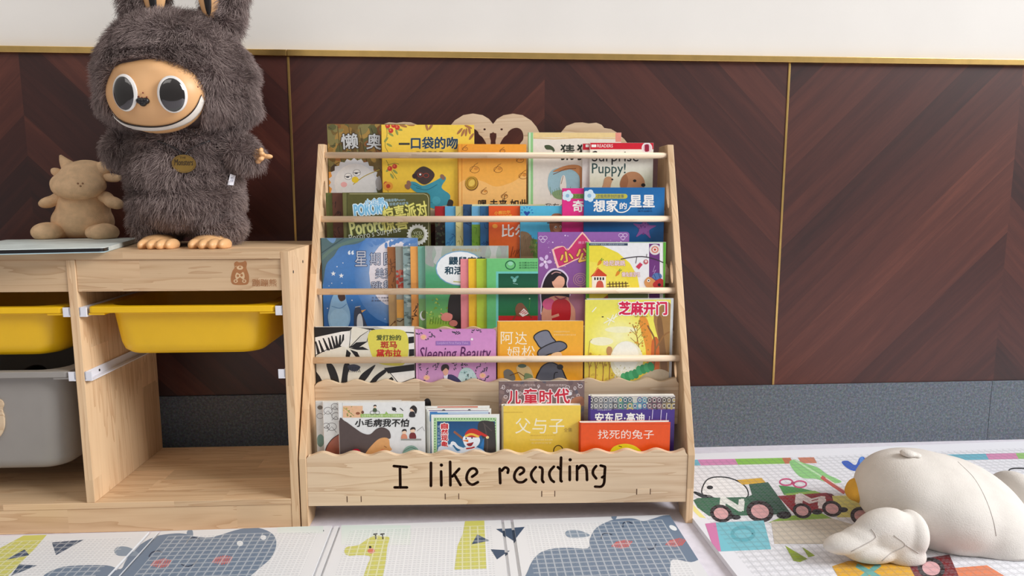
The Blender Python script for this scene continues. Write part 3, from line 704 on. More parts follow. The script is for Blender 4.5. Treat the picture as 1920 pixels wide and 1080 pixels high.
book('picture_book', 'navy book edge standing a little taller, with pale cream cover top', 2, 868, 1022, 383, 0.0019, (226, 222, 178), strip((46, 78, 118), (54, 96, 146), 420, lambda A: (A.rect(885, 340, 1030, 500, (226, 222, 178)), TW(868, 884, 388, 460, (34, 60, 96), 8, 4)(A))), (46, 80, 122), False, group=g2)
book('picture_book', 'pale yellow book edge in the fan of thin books', 2, 854, 934, 386.5, 0.0019, (228, 216, 148), strip((222, 208, 142), (230, 218, 152), 405, TW(854, 868, 390, 460, (170, 160, 90), 6, 5)), (228, 216, 148), False, group=g2)
book('picture_book', 'plain sky blue book edge in the fan of thin books', 2, 834, 914, 386.5, 0.0019, (90, 166, 214), strip((104, 178, 220), (84, 158, 208), 412, TW(836, 852, 430, 460, (50, 110, 170), 6, 6)), (90, 166, 214), False, group=g2)
book('picture_book', 'book edge with red top and black lower part, left end of the fan', 2, 815, 895, 386.5, 0.0019, (60, 44, 40), strip((186, 42, 48), (46, 38, 34), 406, lambda A: A.dots(40, 815, 408, 836, 470, 1, 3, [(70, 80, 60), (30, 26, 24), (90, 70, 54)], 1, 9)), (120, 40, 40), False, group=g2)
book('picture_book', 'dark olive board book with rounded corner and silver badge', 2, 641, 806, 361, 0.008, (88, 86, 44), a_pororo, (116, 116, 70), True, rc=0.010, group=g2)
book('picture_book', 'reddish brown book edge left of the dark olive board book', 2, 622, 720, 361.5, 0.005, (98, 60, 46), strip((98, 60, 46), (98, 60, 46), None, TW(622, 640, 370, 450, (66, 40, 34), 8, 7, 1.6)), (104, 70, 50), False, group=g2)
book('picture_book', 'moss green book edge at the far left end of the second pocket', 2, 610, 700, 361.5, 0.005, (94, 104, 54), strip((94, 104, 54), (94, 104, 54)), (100, 110, 60), False, group=g2)

# ---- tier 3
def a_hare(A):
    A.rect(1095, 450, 1255, 610, (238, 238, 240)); A.ell(1100, 545, 100, 88, (240, 222, 70)); A.ell(1102, 560, 86, 70, (244, 228, 90))
    A.rect(1217, 457, 1237, 600, (112, 54, 124)); A.rect(1237, 457, 1244, 600, (240, 240, 238))
    A.rect(1104, 456, 1177, 460.5, (44, 62, 92)); A.text('好故事系列 最新版小朋友成长图书系列', 1107, 457, 1170, 459.6, (200, 214, 226))
    A.ell(1228, 468, 10.5, 10, (226, 218, 214)); A.ell(1228, 468, 7, 6.6, (214, 130, 116)); A.ell(1228, 468, 4.4, 4.2, (240, 226, 220)); A.ell(1228, 468, 2.2, 2.2, (196, 60, 50)); A.line([(1228, 498), (1224, 510), (1230, 506), (1222, 520)], 0.9, (190, 150, 200))
    for x, y in ((1124, 492), (1158, 512)): A.blob([(x-4, y+6), (x-1, y-3), (x+4, y-4), (x+3, y+2)], (226, 140, 40)); A.line([(x+2, y-4), (x+5, y-8)], 1.6, (100, 150, 50)); A.line([(x+3, y-3), (x+8, y-6)], 1.4, (100, 150, 50))
    A.text('哈尼跳跳', 1132, 488.5, 1172, 498.5, (246, 224, 226), out=(190, 130, 130), ow=0.05, bold=0.02); A.text('懒兔旅游记', 1166, 510, 1200, 519, (246, 224, 226), out=(190, 130, 130), ow=0.05, bold=0.02)
    A.poly([(1107, 519), (1122, 503), (1138, 516), (1136, 519)], (212, 72, 40)); A.rect(1110, 518, 1136, 548, (248, 240, 226)); A.blob([(1118, 548), (1119, 530), (1126, 526), (1131, 532), (1131, 548)], (206, 90, 70))
    for k in range(4): A.rect(1114+k*5.2, 520, 1117+k*5.2, 525, (40, 36, 50)); A.line([(1112+k*2, 517-k*4), (1116+k*2, 513-k*4)], 1.2, (240, 120, 70))
    A.line([(1138, 533), (1178, 531)], 1.6, (90, 60, 34)); A.line([(1138, 538), (1180, 536)], 1.2, (90, 60, 34))
    for k in range(6): A.line([(1143+k*6, 528), (1144+k*6, 542)], 1.6, (90, 60, 34))
    A.line([(1164, 486), (1180, 483), (1204, 481), (1228, 486), (1252, 496)], 1.8, (60, 50, 60), True); A.line([(1194, 482), (1192, 494)], 1.0, (60, 50, 60)); A.line([(1212, 482), (1213, 476)], 1.0, (60, 50, 60))
    A.poly([(1192, 500), (1200, 492), (1205, 496), (1198, 505)], (206, 60, 90)); A.ell(1211, 491, 4.4, 4.6, (196, 90, 100)); A.ell(1211, 490, 2.2, 2.4, (236, 220, 214))
    A.blob([(1208, 528), (1216, 519), (1226, 524), (1232, 532), (1224, 540), (1212, 538)], (214, 150, 90)); A.ell(1216, 526, 2.8, 2.8, WHT); A.ell(1216, 526, 1.4, 1.4, BLK); A.ell(1232, 518, 9, 6.5, (86, 120, 176)); A.line([(1226, 514), (1230, 523)], 1, (40, 60, 110)); A.line([(1234, 512), (1238, 522)], 1, (40, 60, 110))
    A.blob([(1224, 532), (1238, 522), (1246, 530), (1242, 542), (1230, 542)], (190, 50, 50)); A.ell(1236, 534, 3, 3, (40, 26, 30))
    A.poly([(1130, 560), (1150, 545), (1168, 560)], (170, 90, 60)); A.rect(1140, 550, 1215, 560, (120, 134, 90))
    A.line([(1102, 452), (1102, 620)], 5, (122, 196, 66)); A.line([(1100, 453.5), (1252, 453.5)], 2.2, (108, 184, 60)); A.line([(1246.5, 452), (1246.5, 620)], 6, (96, 170, 58))
def a_princess(A):
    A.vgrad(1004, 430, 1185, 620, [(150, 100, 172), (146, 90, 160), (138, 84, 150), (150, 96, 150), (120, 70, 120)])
    A.dots(60, 1012, 440, 1176, 500, 0.5, 1.5, [(236, 220, 244), (206, 180, 224)], 1, 4)
    for cx, cy in ((1018, 448), (1168, 443)):
        for k in range(3): A.ring(cx+k*4-4, cy+(k % 2)*5-2, 4, 3.4, 0.9, (226, 206, 236), 12)
    sp = [(1038, 468), (1056, 462), (1066, 468), (1092, 438), (1108, 456), (1138, 458), (1128, 476), (1120, 488), (1086, 484), (1048, 500)]
    A.poly([(1093+(x-1093)*1.07, 472+(y-472)*1.12) for x, y in sp], (246, 190, 196)); A.poly(sp, (204, 56, 110)); A.outl(sp, 1.4, (250, 206, 170))
    A.text('小', 1050, 472, 1074, 491, (240, 190, 90), out=(120, 50, 40), ow=0.04, bold=0.04, rot=-0.15); A.text('公主', 1081, 464, 1130, 490, (240, 190, 90), out=(120, 50, 40), ow=0.04, bold=0.04, rot=-0.15); A.text('迪士尼', 1084, 452, 1102, 457, (240, 190, 220))
    for k in range(5): A.ell(1022+8*math.cos(k*1.26), 491+9*math.sin(k*1.26), 5, 3.2, (216, 186, 230), k*1.26, 10, 0.1)
    A.ell(1022, 491, 3, 3, (236, 216, 240))
    for r in (5, 9, 13): A.ring(1088, 524, r, r*0.9, 1, (196, 150, 150), 18)
    # plain stand-in figure: dark hair, bare oval, red dress with pink sleeve
    A.blob([(1014, 570), (1012, 548), (1020, 520), (1034, 504), (1054, 506), (1066, 520), (1064, 534), (1070, 552), (1066, 566), (1040, 560), (1026, 580), (1014, 590)], (224, 206, 232))
    A.blob([(1016, 572), (1015, 548), (1022, 522), (1036, 507), (1052, 509), (1063, 520), (1062, 534), (1068, 552), (1062, 562), (1040, 556), (1026, 576), (1016, 586)], (34, 26, 34))
    A.ell(1047, 528, 12, 14, (232, 176, 150)); A.blob([(1033, 516), (1044, 511), (1058, 516), (1060, 522), (1048, 517), (1036, 528)], (34, 26, 34)); A.line([(1034, 514), (1042, 510), (1052, 512)], 1.8, (196, 150, 150), True)
    A.blob([(1020, 570), (1034, 556), (1060, 556), (1074, 566), (1080, 600), (1020, 606)], (224, 160, 136)); A.ell(1029, 570, 12, 11, (222, 96, 144)); A.blob([(1038, 566), (1050, 560), (1062, 562), (1070, 574), (1066, 604), (1038, 606), (1034, 580)], (196, 38, 48)); A.line([(1040, 556), (1050, 561), (1062, 558)], 2.4, (150, 50, 80), True)
    A.line([(1016, 586), (1024, 598), (1048, 590)], 5, (224, 160, 136)); A.blob([(1066, 560), (1080, 546), (1092, 540), (1096, 610), (1080, 610), (1078, 580)], (176, 116, 140))
def a_green(A):
    A.vgrad(908, 480, 1030, 630, [(116, 200, 126), (102, 190, 116), (92, 178, 116)]); A.rect(930, 509, 1040, 640, (110, 200, 190)); A.rect(934.5, 513, 1040, 640, (20, 92, 62)); A.vgrad(934.5, 513, 1040, 592, [(16, 82, 58), (24, 104, 70), (28, 116, 66)])
    A.rect(934.5, 592, 1040, 640, (186, 40, 44)); A.ring(957, 497, 9, 8, 2, (40, 110, 70)); A.ell(957, 494, 5, 4, (150, 214, 180))
    for k in range(3): A.text('金羽翼自然绘本', 973, 491+k*4.6, 1008, 494.4+k*4.6, (50, 110, 70))
    A.ell(965, 525, 3.4, 4.6, (130, 190, 180), 0.4); A.ell(961, 521, 4, 2.2, (90, 160, 150), 0.6); A.ell(969, 520, 4, 2.2, (90, 160, 150), -0.6); A.line([(962, 531), (971, 533)], 1, (150, 200, 190))
    A.blob([(966, 580), (970, 570), (978, 568), (984, 574), (990, 584), (984, 592), (970, 592)], (130, 84, 60)); A.poly([(973, 588), (982, 578), (992, 588), (980, 594)], (236, 226, 222))
    for k in range(3): A.line([(975+k*4, 587+k), (983+k*3, 582+k*2)], 1.4, (196, 60, 60))
    A.line([(968, 590), (962, 600)], 2, (120, 76, 54)); A.line([(990, 588), (998, 596)], 2, (120, 76, 54)); A.ell(993, 560, 1.4, 1.4, (200, 230, 200)); A.line([(994, 562), (992, 578)], 1.2, (60, 140, 60))
def a_mole(A):
    A.vgrad(790, 455, 958, 640, [(176, 180, 176), (150, 172, 156), (80, 164, 118), (84, 168, 116), (100, 172, 96), (150, 186, 70), (140, 172, 56)])
    for i, x in enumerate((805, 822, 905, 925, 944)): A.blob([(x-8, 458), (x+8, 458), (x+5, 478), (x+9, 500), (x-9, 492), (x-4, 475)], (190, 192, 190) if i % 2 else (160, 164, 160))
    A.text('鼹鼠和他的朋友们', 848, 466, 902, 472, (190, 160, 90)); A.ell(863, 503, 46.5, 33, (120, 170, 206)); A.ell(863, 503, 44.5, 31.2, (240, 244, 246))
    A.text('鼹鼠宝宝', 842, 481.5, 910, 496, (28, 66, 84), bold=0.04); A.text('和活力', 834, 500, 884, 514.5, (28, 66, 84), bold=0.04); A.line([(850, 528), (864, 529)], 1.6, (190, 190, 80))
    A.dots(40, 800, 560, 850, 608, 1, 3, [(170, 200, 80), (120, 160, 50), (180, 206, 110)], 0.6, 5)
    for i in range(10): A.line([(806+i*5, 608), (808+i*5, 598-(i*5) % 7)], 1, (96, 136, 50))
    A.blob([(842, 560), (850, 548), (870, 545), (872, 612), (850, 612), (840, 590)], (42, 36, 34)); A.blob([(828, 592), (836, 586), (848, 590), (846, 600), (836, 602), (828, 599)], (226, 140, 130)); A.line([(832, 590), (826, 587)], 2, (226, 140, 130)); A.ell(850, 606, 8, 6, (196, 120, 110))
def a_owl(A):
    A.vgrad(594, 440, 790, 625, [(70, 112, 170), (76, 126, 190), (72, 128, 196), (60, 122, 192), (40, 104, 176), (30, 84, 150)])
    A.glow(740, 512, 76, 96, (232, 228, 236), (76, 128, 194), 28, 7); A.ell(738, 512, 46, 62, (230, 226, 234))
    A.blob([(590, 438), (690, 438), (672, 456), (640, 462), (626, 480), (612, 496), (606, 530), (598, 560), (590, 600)], (84, 112, 118)); A.line([(600, 488), (625, 466), (660, 452), (690, 446)], 6, (98, 126, 120), True); A.line([(602, 475), (630, 456), (652, 442)], 2, (60, 84, 92), True); A.blob([(612, 446), (618, 440), (630, 446), (624, 456)], (110, 150, 196))
    for i in range(20): A.ell(690+(i*29) % 95, 449+(i*13) % 12, 6, 3, (92, 136, 196), i, 8, 0.1)
    for x, y, r in ((625, 513, 5), (640, 517, 5), (729, 452, 2), (734, 450, 2), (632, 500, 1.6), (643, 493, 1.4), (622, 531, 1.4), (641, 531, 1.4), (617, 536, 1.2), (660, 563, 1.6), (768, 458, 2), (614, 578, 1.6), (722, 598, 1.4)):
        A.poly([(x+(r if k % 2 == 0 else r*0.42)*math.sin(k*PI/5), y-(r if k % 2 == 0 else r*0.42)*math.cos(k*PI/5)) for k in range(10)], (234, 242, 250))
    A.text('“', 653, 470, 663, 477, (220, 232, 244), bold=0.03)
    for s, b in (('星', (666, 471, 688, 499)), ('期', (694, 474, 713, 497)), ('四', (720, 474, 742, 497)), ('美', (704, 503, 720, 522)), ('到', (722, 503, 740, 522)), ('跳', (696, 528, 716, 544)), ('舞', (719, 526, 738, 544))): A.text(s, *b, (196, 204, 220), out=(66, 74, 104), ow=0.05, bold=-0.005)
    A.text('文 菲力 林斯著', 697, 556.5, 729, 560, (80, 80, 100)); A.text('图 安德安 汪吉译', 697, 562, 729, 565.5, (80, 80, 100))
    A.blob([(622, 560), (630, 548), (646, 550), (650, 566), (656, 584), (656, 604), (646, 618), (622, 618), (615, 596), (618, 578)], (136, 182, 222)); A.ell(636, 598, 18, 20, (150, 194, 230)); A.line([(622, 574), (638, 578), (650, 570)], 1.2, (80, 130, 186), True); A.blob([(634, 552), (644, 548), (648, 560), (640, 565), (635, 560)], (70, 50, 46))
    A.blob([(664, 614), (664, 586), (668, 576), (676, 578), (680, 590), (688, 610), (690, 618), (662, 618)], (62, 70, 90)); A.blob([(670, 616), (670, 594), (676, 588), (680, 600), (680, 616)], (210, 216, 222)); A.poly([(677, 582), (687, 580), (679, 586)], (226, 170, 90)); A.line([(666, 576), (676, 574)], 1.2, (206, 200, 190))
def birch(A):
    A.rect(740, 450, 800, 640, (142, 166, 166)); g = random.Random(3)
    for _ in range(40): y = g.uniform(462, 612); x = g.uniform(752, 770); A.ell(x, y, g.uniform(2, 6), g.uniform(1, 3), g.choice([(96, 116, 116), (186, 204, 200), (112, 134, 130)]), g.uniform(-0.5, 0.5), 8, 0.1)
g3 = 'books in the middle pocket'
book('picture_book', 'green edged white book with yellow hill and red roofed house', 3, 1099.5, 1249, 455, 0.005, (238, 238, 240), a_hare, (122, 196, 66), True, 453, group=g3)
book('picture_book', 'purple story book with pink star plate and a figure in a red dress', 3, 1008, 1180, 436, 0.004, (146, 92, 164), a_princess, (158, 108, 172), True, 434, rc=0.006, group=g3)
book('picture_book', 'mid green book with a dark green picture framed in aqua', 3, 912, 1009, 484.5, 0.0035, (106, 192, 120), a_green, (106, 192, 120), False, group=g3)
book('picture_book', 'plain lime green book edge between the yellow and mid green ones', 3, 893, 990, 485, 0.0019, (178, 206, 62), None, (178, 206, 62), False, group=g3)
book('picture_book', 'plain golden yellow book edge between the pink and lime ones', 3, 878, 975, 485, 0.0019, (246, 198, 48), None, (246, 198, 48), False, group=g3)
book('picture_book', 'plain pink book edge standing in front of the mole book', 3, 863, 960, 485.5, 0.0019, (236, 144, 152), None, (236, 144, 152), False, group=g3)
book('picture_book', 'grey and green picture book with white oval title above a mole', 3, 796, 953.5, 461, 0.004, (150, 176, 150), a_mole, (120, 176, 150), False, group=g3)
book('picture_book', 'teal green book edge just left of the mole book', 3, 783, 853, 461.5, 0.0019, (120, 178, 152), strip((118, 176, 158), (124, 174, 110), 560, lambda A: (A.ell(793, 592, 6, 9, (226, 232, 236)), A.ell(796, 590, 6, 8, (110, 140, 70)))), (120, 178, 140), False, group=g3)
book('picture_book', 'orange book edge with dark brush marks near its bottom', 3, 769, 840, 462, 0.0019, (240, 168, 84), strip((240, 170, 90), (226, 156, 84), 530, TW(770, 782, 560, 604, (80, 56, 40), 8, 8, 1.6)), (240, 168, 84), False, group=g3)
book('picture_book', 'blue grey birch bark patterned book edge', 3, 755, 826, 462, 0.0019, (142, 166, 166), birch, (142, 166, 166), False, group=g3)
book('picture_book', 'grey book edge with red splash and orange patch below', 3, 741, 811, 462, 0.0019, (150, 152, 142), strip((146, 150, 142), (160, 150, 124), 560, lambda A: (A.dots(24, 741, 508, 756, 545, 1.5, 4, [(176, 70, 56), (150, 60, 50), (190, 110, 90)], 1.4, 2), A.rect(741, 562, 757, 596, (226, 166, 80)), A.line([(742, 600), (750, 603), (757, 598)], 2, (80, 60, 44)))), (150, 152, 142), False, group=g3)
book('picture_book', 'brown book edge at the left end of the bark coloured fan', 3, 726, 797, 463, 0.0019, (156, 104, 62), strip((156, 100, 58), (186, 152, 104), 545, TW(727, 740, 480, 610, (110, 70, 44), 12, 10, 1.4)), (156, 106, 66), False, group=g3)
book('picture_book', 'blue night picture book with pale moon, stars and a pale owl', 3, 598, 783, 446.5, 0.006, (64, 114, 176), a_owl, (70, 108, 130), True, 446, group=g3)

# ---- tier 4
def a_sesame(A):
    A.vgrad(1090, 556, 1265, 730, [(232, 224, 100), (240, 230, 92), (246, 236, 96), (242, 226, 80), (232, 206, 70), (220, 190, 80)]); A.glow(1160, 630, 60, 50, (252, 248, 190), (243, 232, 94), 20, 5)
    A.ell(1128, 640, 22, 8, (248, 244, 206)); A.ell(1164, 618, 30, 6, (248, 244, 200))
    A.blob([(1226, 590), (1262, 575), (1264, 720), (1226, 700), (1236, 650)], (164, 122, 70)); A.blob([(1232, 600), (1240, 595), (1246, 640), (1252, 700), (1240, 700), (1236, 650)], (130, 92, 54)); A.blob([(1198, 600), (1212, 596), (1222, 630), (1232, 680), (1238, 700), (1216, 700), (1210, 650)], (232, 150, 54)); A.blob([(1222, 640), (1234, 636), (1236, 690), (1222, 690)], (206, 104, 44))
    A.line([(1226, 690), (1228, 640), (1214, 610)], 3, (140, 96, 50), True); A.line([(1229, 655), (1244, 630), (1256, 622)], 3, (150, 104, 56), True); A.line([(1200, 668), (1194, 630), (1186, 608)], 1.6, (150, 110, 50), True)
    for k in range(9): A.line([(1195, 660-k*5), (1182+(k % 3)*12, 648-k*5)], 1, (160, 120, 54))
    A.dots(50, 1178, 602, 1216, 660, 0.8, 2.2, [(214, 150, 50), (170, 130, 50)], 1, 6); A.dots(40, 1100, 660, 1150, 712, 1.0, 3.4, [(206, 176, 60), (190, 150, 50), (236, 206, 70)], 1, 8)
    for x in (1104, 1116, 1130, 1142): A.line([(x, 715), (x+1, 690), (x-3, 668)], 1.8, (170, 120, 50), True); A.line([(x+1, 692), (x+6, 674)], 1.2, (170, 120, 50))
    A.line([(1103, 664), (1106, 640), (1110, 636)], 1, (180, 150, 70))
    for a, b in (((1110, 585), (1118, 576)), ((1132, 606), (1158, 592)), ((1138, 596), (1152, 604)), ((1140, 610), (1150, 590)), ((1156, 588), (1150, 600))): A.line([a, b], 1.8, (252, 250, 226))
    A.ell(1130, 594, 2, 1, BLK); A.blob([(1137, 658), (1140, 650), (1147, 652), (1148, 664), (1140, 666)], (190, 140, 90))
    A.ell(1175, 676, 31, 37, (238, 234, 206)); A.ell(1173, 668, 25, 28, (246, 244, 230)); A.dots(60, 1150, 685, 1198, 708, 0.8, 1.6, [(214, 206, 160), (250, 248, 236)], 1, 4)
    A.blob([(1200, 716), (1212, 700), (1236, 692), (1256, 700), (1262, 720)], (196, 178, 150)); 
    for k in range(8): A.ell(1170+k*7.2, 708-k*2.4-(4 if k > 3 else 0), 6, 9, (54, 150, 92) if k % 2 else (72, 168, 108), -0.3)
    A.text('芝麻开门', 1161, 566, 1250, 590, (214, 30, 78), out=(250, 244, 240), ow=0.09, bold=0.055); A.text('曾维惠', 1190, 592, 1215, 594.5, (150, 120, 50))
def a_hat(A):
    A.vgrad(928, 598, 1098, 730, [(243, 178, 52), (241, 172, 48), (236, 164, 46)]); A.line([(936, 604), (936, 730)], 1.2, (212, 140, 34))
    for s, b in (('阿', (939, 622, 962, 645)), ('达', (966, 622, 988, 646)), ('姆', (951, 650, 975, 672)), ('松', (978, 648, 1003, 671))): A.text(s, *b, (250, 240, 216), bold=-0.012)
    for k in range(2): A.text('获得德国漫画经典作品大奖', 1038, 620.5+k*6, 1068+k*12, 623+k*6, (250, 226, 160))
    cr = [(1001, 631), (1012, 622), (1027, 620), (1035, 632), (1042, 642), (1028, 649), (1014, 652), (1006, 642)]; A.blob(cr, (124, 126, 140)); A.outl(cr, 2.2, (34, 32, 36))
    br = [(1008, 664), (1012, 655), (1030, 645), (1048, 640), (1060, 644), (1062, 652), (1048, 660), (1030, 664), (1014, 670)]; A.blob(br, (108, 110, 124)); A.outl(br, 2.2, (34, 32, 36))
    co = [(1008, 716), (1012, 694), (1022, 683), (1036, 680), (1050, 688), (1058, 702), (1060, 720)]; A.blob(co, (96, 98, 110)); A.outl(co, 2.2, (34, 32, 36)); A.line([(1038, 716), (1040, 700), (1046, 698)], 1.6, (34, 32, 36), True)
    A.blob([(1034, 664), (1050, 660), (1054, 670), (1044, 678), (1034, 676)], (238, 196, 150)); A.ell(1050, 688, 6, 5, (40, 38, 40))
    A.blob([(944, 698), (952, 692), (962, 698), (966, 712), (950, 716)], (120, 116, 110)); A.blob([(968, 690), (980, 684), (994, 690), (1000, 712), (982, 716)], (226, 196, 140)); A.ell(979, 686, 8, 3.6, (90, 110, 90)); A.blob([(984, 700), (998, 704), (998, 718), (984, 716)], (130, 150, 110)); A.line([(956, 704), (972, 698), (984, 706)], 1.4, (110, 70, 40))
def a_beauty(A):
    A.vgrad(774, 612, 935, 730, [(208, 140, 198), (214, 148, 204), (206, 146, 196), (196, 150, 190)]); A.rect(774, 612, 783.5, 730, (226, 168, 214)); A.line([(784, 612), (784, 730)], 1, (170, 110, 164))
    g = random.Random(12)
    def sprig(x, y):
        a = g.uniform(0, 6.28)
        for k in range(5): A.ell(x+k*3*math.cos(a)+g.uniform(-1.5, 1.5), y+k*3*math.sin(a)+g.uniform(-1.5, 1.5), 2.3, 1.0, (74, 62, 84), a+g.choice((0.8, -0.8)), 8, 0.1)
    for x, y in ((790, 624), (800, 636), (806, 624), (828, 622), (850, 622), (862, 625), (884, 622), (902, 622), (790, 694), (800, 702), (812, 686), (822, 682), (850, 682), (876, 684), (900, 684), (912, 690), (916, 704), (905, 700), (796, 714), (880, 700), (894, 708), (852, 692), (868, 694)): sprig(x, y)
    for x, y in ((794, 632), (800, 708), (905, 704), (878, 712)): A.ell(x, y, 6, 5, (238, 178, 160)); A.ell(x, y, 2.4, 2, (226, 190, 120))
    A.rect(817, 639.5, 882, 647.5, (154, 112, 184)); A.text('Ladybird First Fairy Tales', 820, 641, 878, 646, (206, 176, 220)); A.ell(885, 636, 2.2, 2.2, WHT)
    A.text('Sleeping Beauty', 786, 650, 921, 682, (84, 24, 88), bold=0.0, shear=0.22, rot=-0.015)
    A.blob([(858, 712), (864, 694), (876, 689), (888, 696), (896, 716), (890, 728), (862, 728)], (190, 214, 214)); A.dots(20, 864, 694, 890, 715, 0.8, 2, [(90, 110, 110), (150, 190, 190)], 1, 3)
    A.blob([(826, 726), (832, 708), (846, 702), (862, 712), (868, 726)], (56, 50, 92)); A.poly([(832, 704), (840, 702), (838, 716), (833, 712)], (226, 226, 240)); A.blob([(829, 692), (832, 686), (840, 688), (840, 700), (834, 704)], (226, 170, 146)); A.blob([(827, 690), (830, 684), (838, 683), (842, 688), (841, 694), (836, 690), (829, 696)], (48, 34, 36))
def a_zebra(A):
    A.rect(584, 606, 782, 730, (236, 234, 230)); K = (24, 22, 24)
    A.poly([(584, 606), (782, 606), (782, 626), (740, 622), (700, 616), (640, 622), (584, 634)], K); A.poly([(650, 613), (700, 611), (736, 621), (778, 623), (778, 613), (740, 612)], (236, 234, 230)); A.poly([(652, 614), (690, 624), (720, 626), (700, 616)], K)
    A.poly([(588, 634), (640, 626), (660, 632), (655, 654), (600, 670), (588, 668)], (236, 234, 230))
    for i, (x0, y0, x1, y1) in enumerate(((592, 640, 598, 664), (598, 638, 606, 660), (606, 634, 616, 657), (616, 633, 622, 655), (622, 630, 629, 655), (630, 630, 633, 653), (638, 628, 637, 651), (644, 627, 642, 648))): A.poly([(x0-1.4, y0), (x0+1.2, y0), (x1+3, y1), (x1-3, y1)], K)
    A.poly([(588, 666), (640, 650), (662, 612), (700, 620), (704, 622), (760, 690), (760, 730), (588, 730)], (226, 222, 208)); A.line([(588, 668), (612, 656), (638, 650), (658, 618)], 1.4, K); A.poly([(638, 648), (658, 617), (660, 640), (650, 652)], (232, 230, 224)); A.line([(658, 617), (655, 652)], 1.2, K)
    A.poly([(655, 652), (690, 620), (696, 618), (688, 640), (672, 650)], (210, 208, 200)); A.line([(655, 652), (676, 630), (694, 618), (688, 640)], 1.4, K)
    for pts in ([(655, 652), (668, 642), (690, 640), (672, 652)], [(655, 653), (680, 650), (692, 656), (670, 656)], [(656, 655), (670, 660), (676, 672), (666, 668)], [(650, 655), (658, 662), (654, 674), (648, 668)]): A.poly(pts, K)
    A.blob([(690, 640), (692, 624), (704, 618), (750, 618), (764, 630), (766, 660), (760, 680), (746, 686), (712, 682), (698, 668)], (222, 212, 88))
    A.blob([(612, 682), (624, 684), (634, 706), (636, 726), (626, 726), (618, 704)], K); A.blob([(646, 682), (656, 684), (652, 704), (650, 726), (640, 724), (642, 700)], K)
    A.blob([(670, 720), (676, 704), (690, 692), (704, 684), (696, 698), (684, 714)], K); A.blob([(690, 724), (702, 706), (722, 692), (724, 698), (708, 712), (700, 726)], K); A.blob([(722, 718), (732, 708), (742, 704), (736, 714), (728, 720)], K)
    A.poly([(588, 690), (600, 706), (608, 722), (588, 724)], K); A.blob([(652, 686), (664, 683), (676, 688), (668, 696), (656, 694)], (60, 64, 84))
    for i in range(7): A.line([(654+i*3, 688), (655+i*3.4, 698)], 1, K)
    A.poly([(720, 690), (782, 682), (782, 694), (728, 700)], K); A.poly([(730, 700), (782, 694), (782, 712), (745, 720)], (236, 234, 230)); A.line([(724, 690), (752, 724)], 1.4, K); A.poly([(744, 720), (782, 706), (782, 730), (742, 730)], K)
    A.poly([(766, 632), (782, 630), (782, 642), (766, 644)], K); A.poly([(767, 655), (782, 654), (782, 666), (767, 668)], K)
    A.text('爱打扮的', 706, 628, 752, 638, (70, 84, 40), bold=0.03); A.text('斑马', 714, 640, 744, 652.5, (186, 56, 40), bold=0.04); A.text('黛布拉', 706, 655, 752, 668.5, (196, 48, 40), bold=0.04)
g4 = 'books in the second pocket from the bottom'
book('picture_book', 'bright yellow picture book with white dandelion ball and red title', 4, 1097, 1258, 563, 0.004, (238, 226, 100), a_sesame, (220, 206, 110), False, 561, group=g4)
book('picture_book', 'thin pale grey book showing only its edge behind the bright yellow dandelion book', 4, 1099.5, 1263, 560.5, 0.004, (196, 200, 206), None, (180, 190, 200), False, 559, group=g4)
book('picture_book', 'amber picture book with a large grey top hat drawing', 4, 932, 1094, 603, 0.009, (240, 172, 50), a_hat, (228, 160, 44), True, 601.5, group=g4)
book('picture_book', 'lilac pink book titled Sleeping Beauty with leafy sprigs', 4, 778, 930, 618, 0.006, (208, 142, 198), a_beauty, (228, 172, 216), True, 616.5, rc=0.007, group=g4)
book('picture_book', 'black and white zebra picture book with yellow title patch', 4, 588.5, 776, 613.5, 0.006, (236, 234, 230), a_zebra, (40, 38, 40), True, 612, group=g4)

# ---- tier 5 (bottom)
def a_rabbit(A):
    A.vgrad(1080, 788, 1262, 880, [(234, 84, 30), (238, 88, 26), (226, 76, 22)]); A.line([(1086, 795), (1258, 795)], 0.8, (206, 64, 20)); A.text('找死的兔子', 1121, 806, 1226, 823, (250, 238, 228), bold=0.0)
    A.blob([(1142, 852), (1150, 838), (1170, 832), (1190, 836), (1204, 848), (1206, 860), (1142, 862)], (240, 220, 40)); A.line([(1176, 842), (1190, 844), (1198, 852)], 1.4, (110, 130, 40)); A.line([(1160, 836), (1166, 838)], 1.2, (60, 50, 30))
def a_gaudi(A):
    A.rect(1100, 736, 1272, 860, (74, 52, 136)); A.rect(1100, 736, 1272, 767, (206, 200, 192)); g = random.Random(5)
    cols = [[(120, 120, 124), (70, 72, 78)], [(110, 120, 130), (64, 64, 70)], [(60, 130, 110), (40, 90, 110), (190, 170, 90)], [(50, 80, 140), (90, 150, 170), (206, 206, 190)], [(130, 90, 100), (90, 60, 80), (60, 50, 60)], [(180, 160, 100), (80, 70, 60), (140, 120, 90)]]
    for i in range(6):
        x0 = 1104+i*27.4
        for yy in (750, 761):
            for xx in range(3):
                c = g.choice(cols[i]); A.ring(x0+4.5+xx*9, yy, 4.4, 5, 1.6, c, 10); A.ell(x0+4.5+xx*9, yy, 2, 2.2, g.choice(cols[i]), 0, 8)
                A.ell(x0+9+xx*9, yy+5.5, 1.8, 1.8, g.choice(cols[i]), 0, 6)
    A.text('安东尼·高迪', 1116, 774, 1209, 793, WHT, bold=0.035)
    for x, y0, y1 in ((1224, 768, 786), (1240, 768, 790), (1250, 774, 792), (1218, 780, 792)): A.line([(x, y0), (x-1.4, y1)], 1.5, (200, 190, 224))
    A.text('纪念版建筑大师', 1120, 767.6, 1146, 769.8, (206, 200, 224))
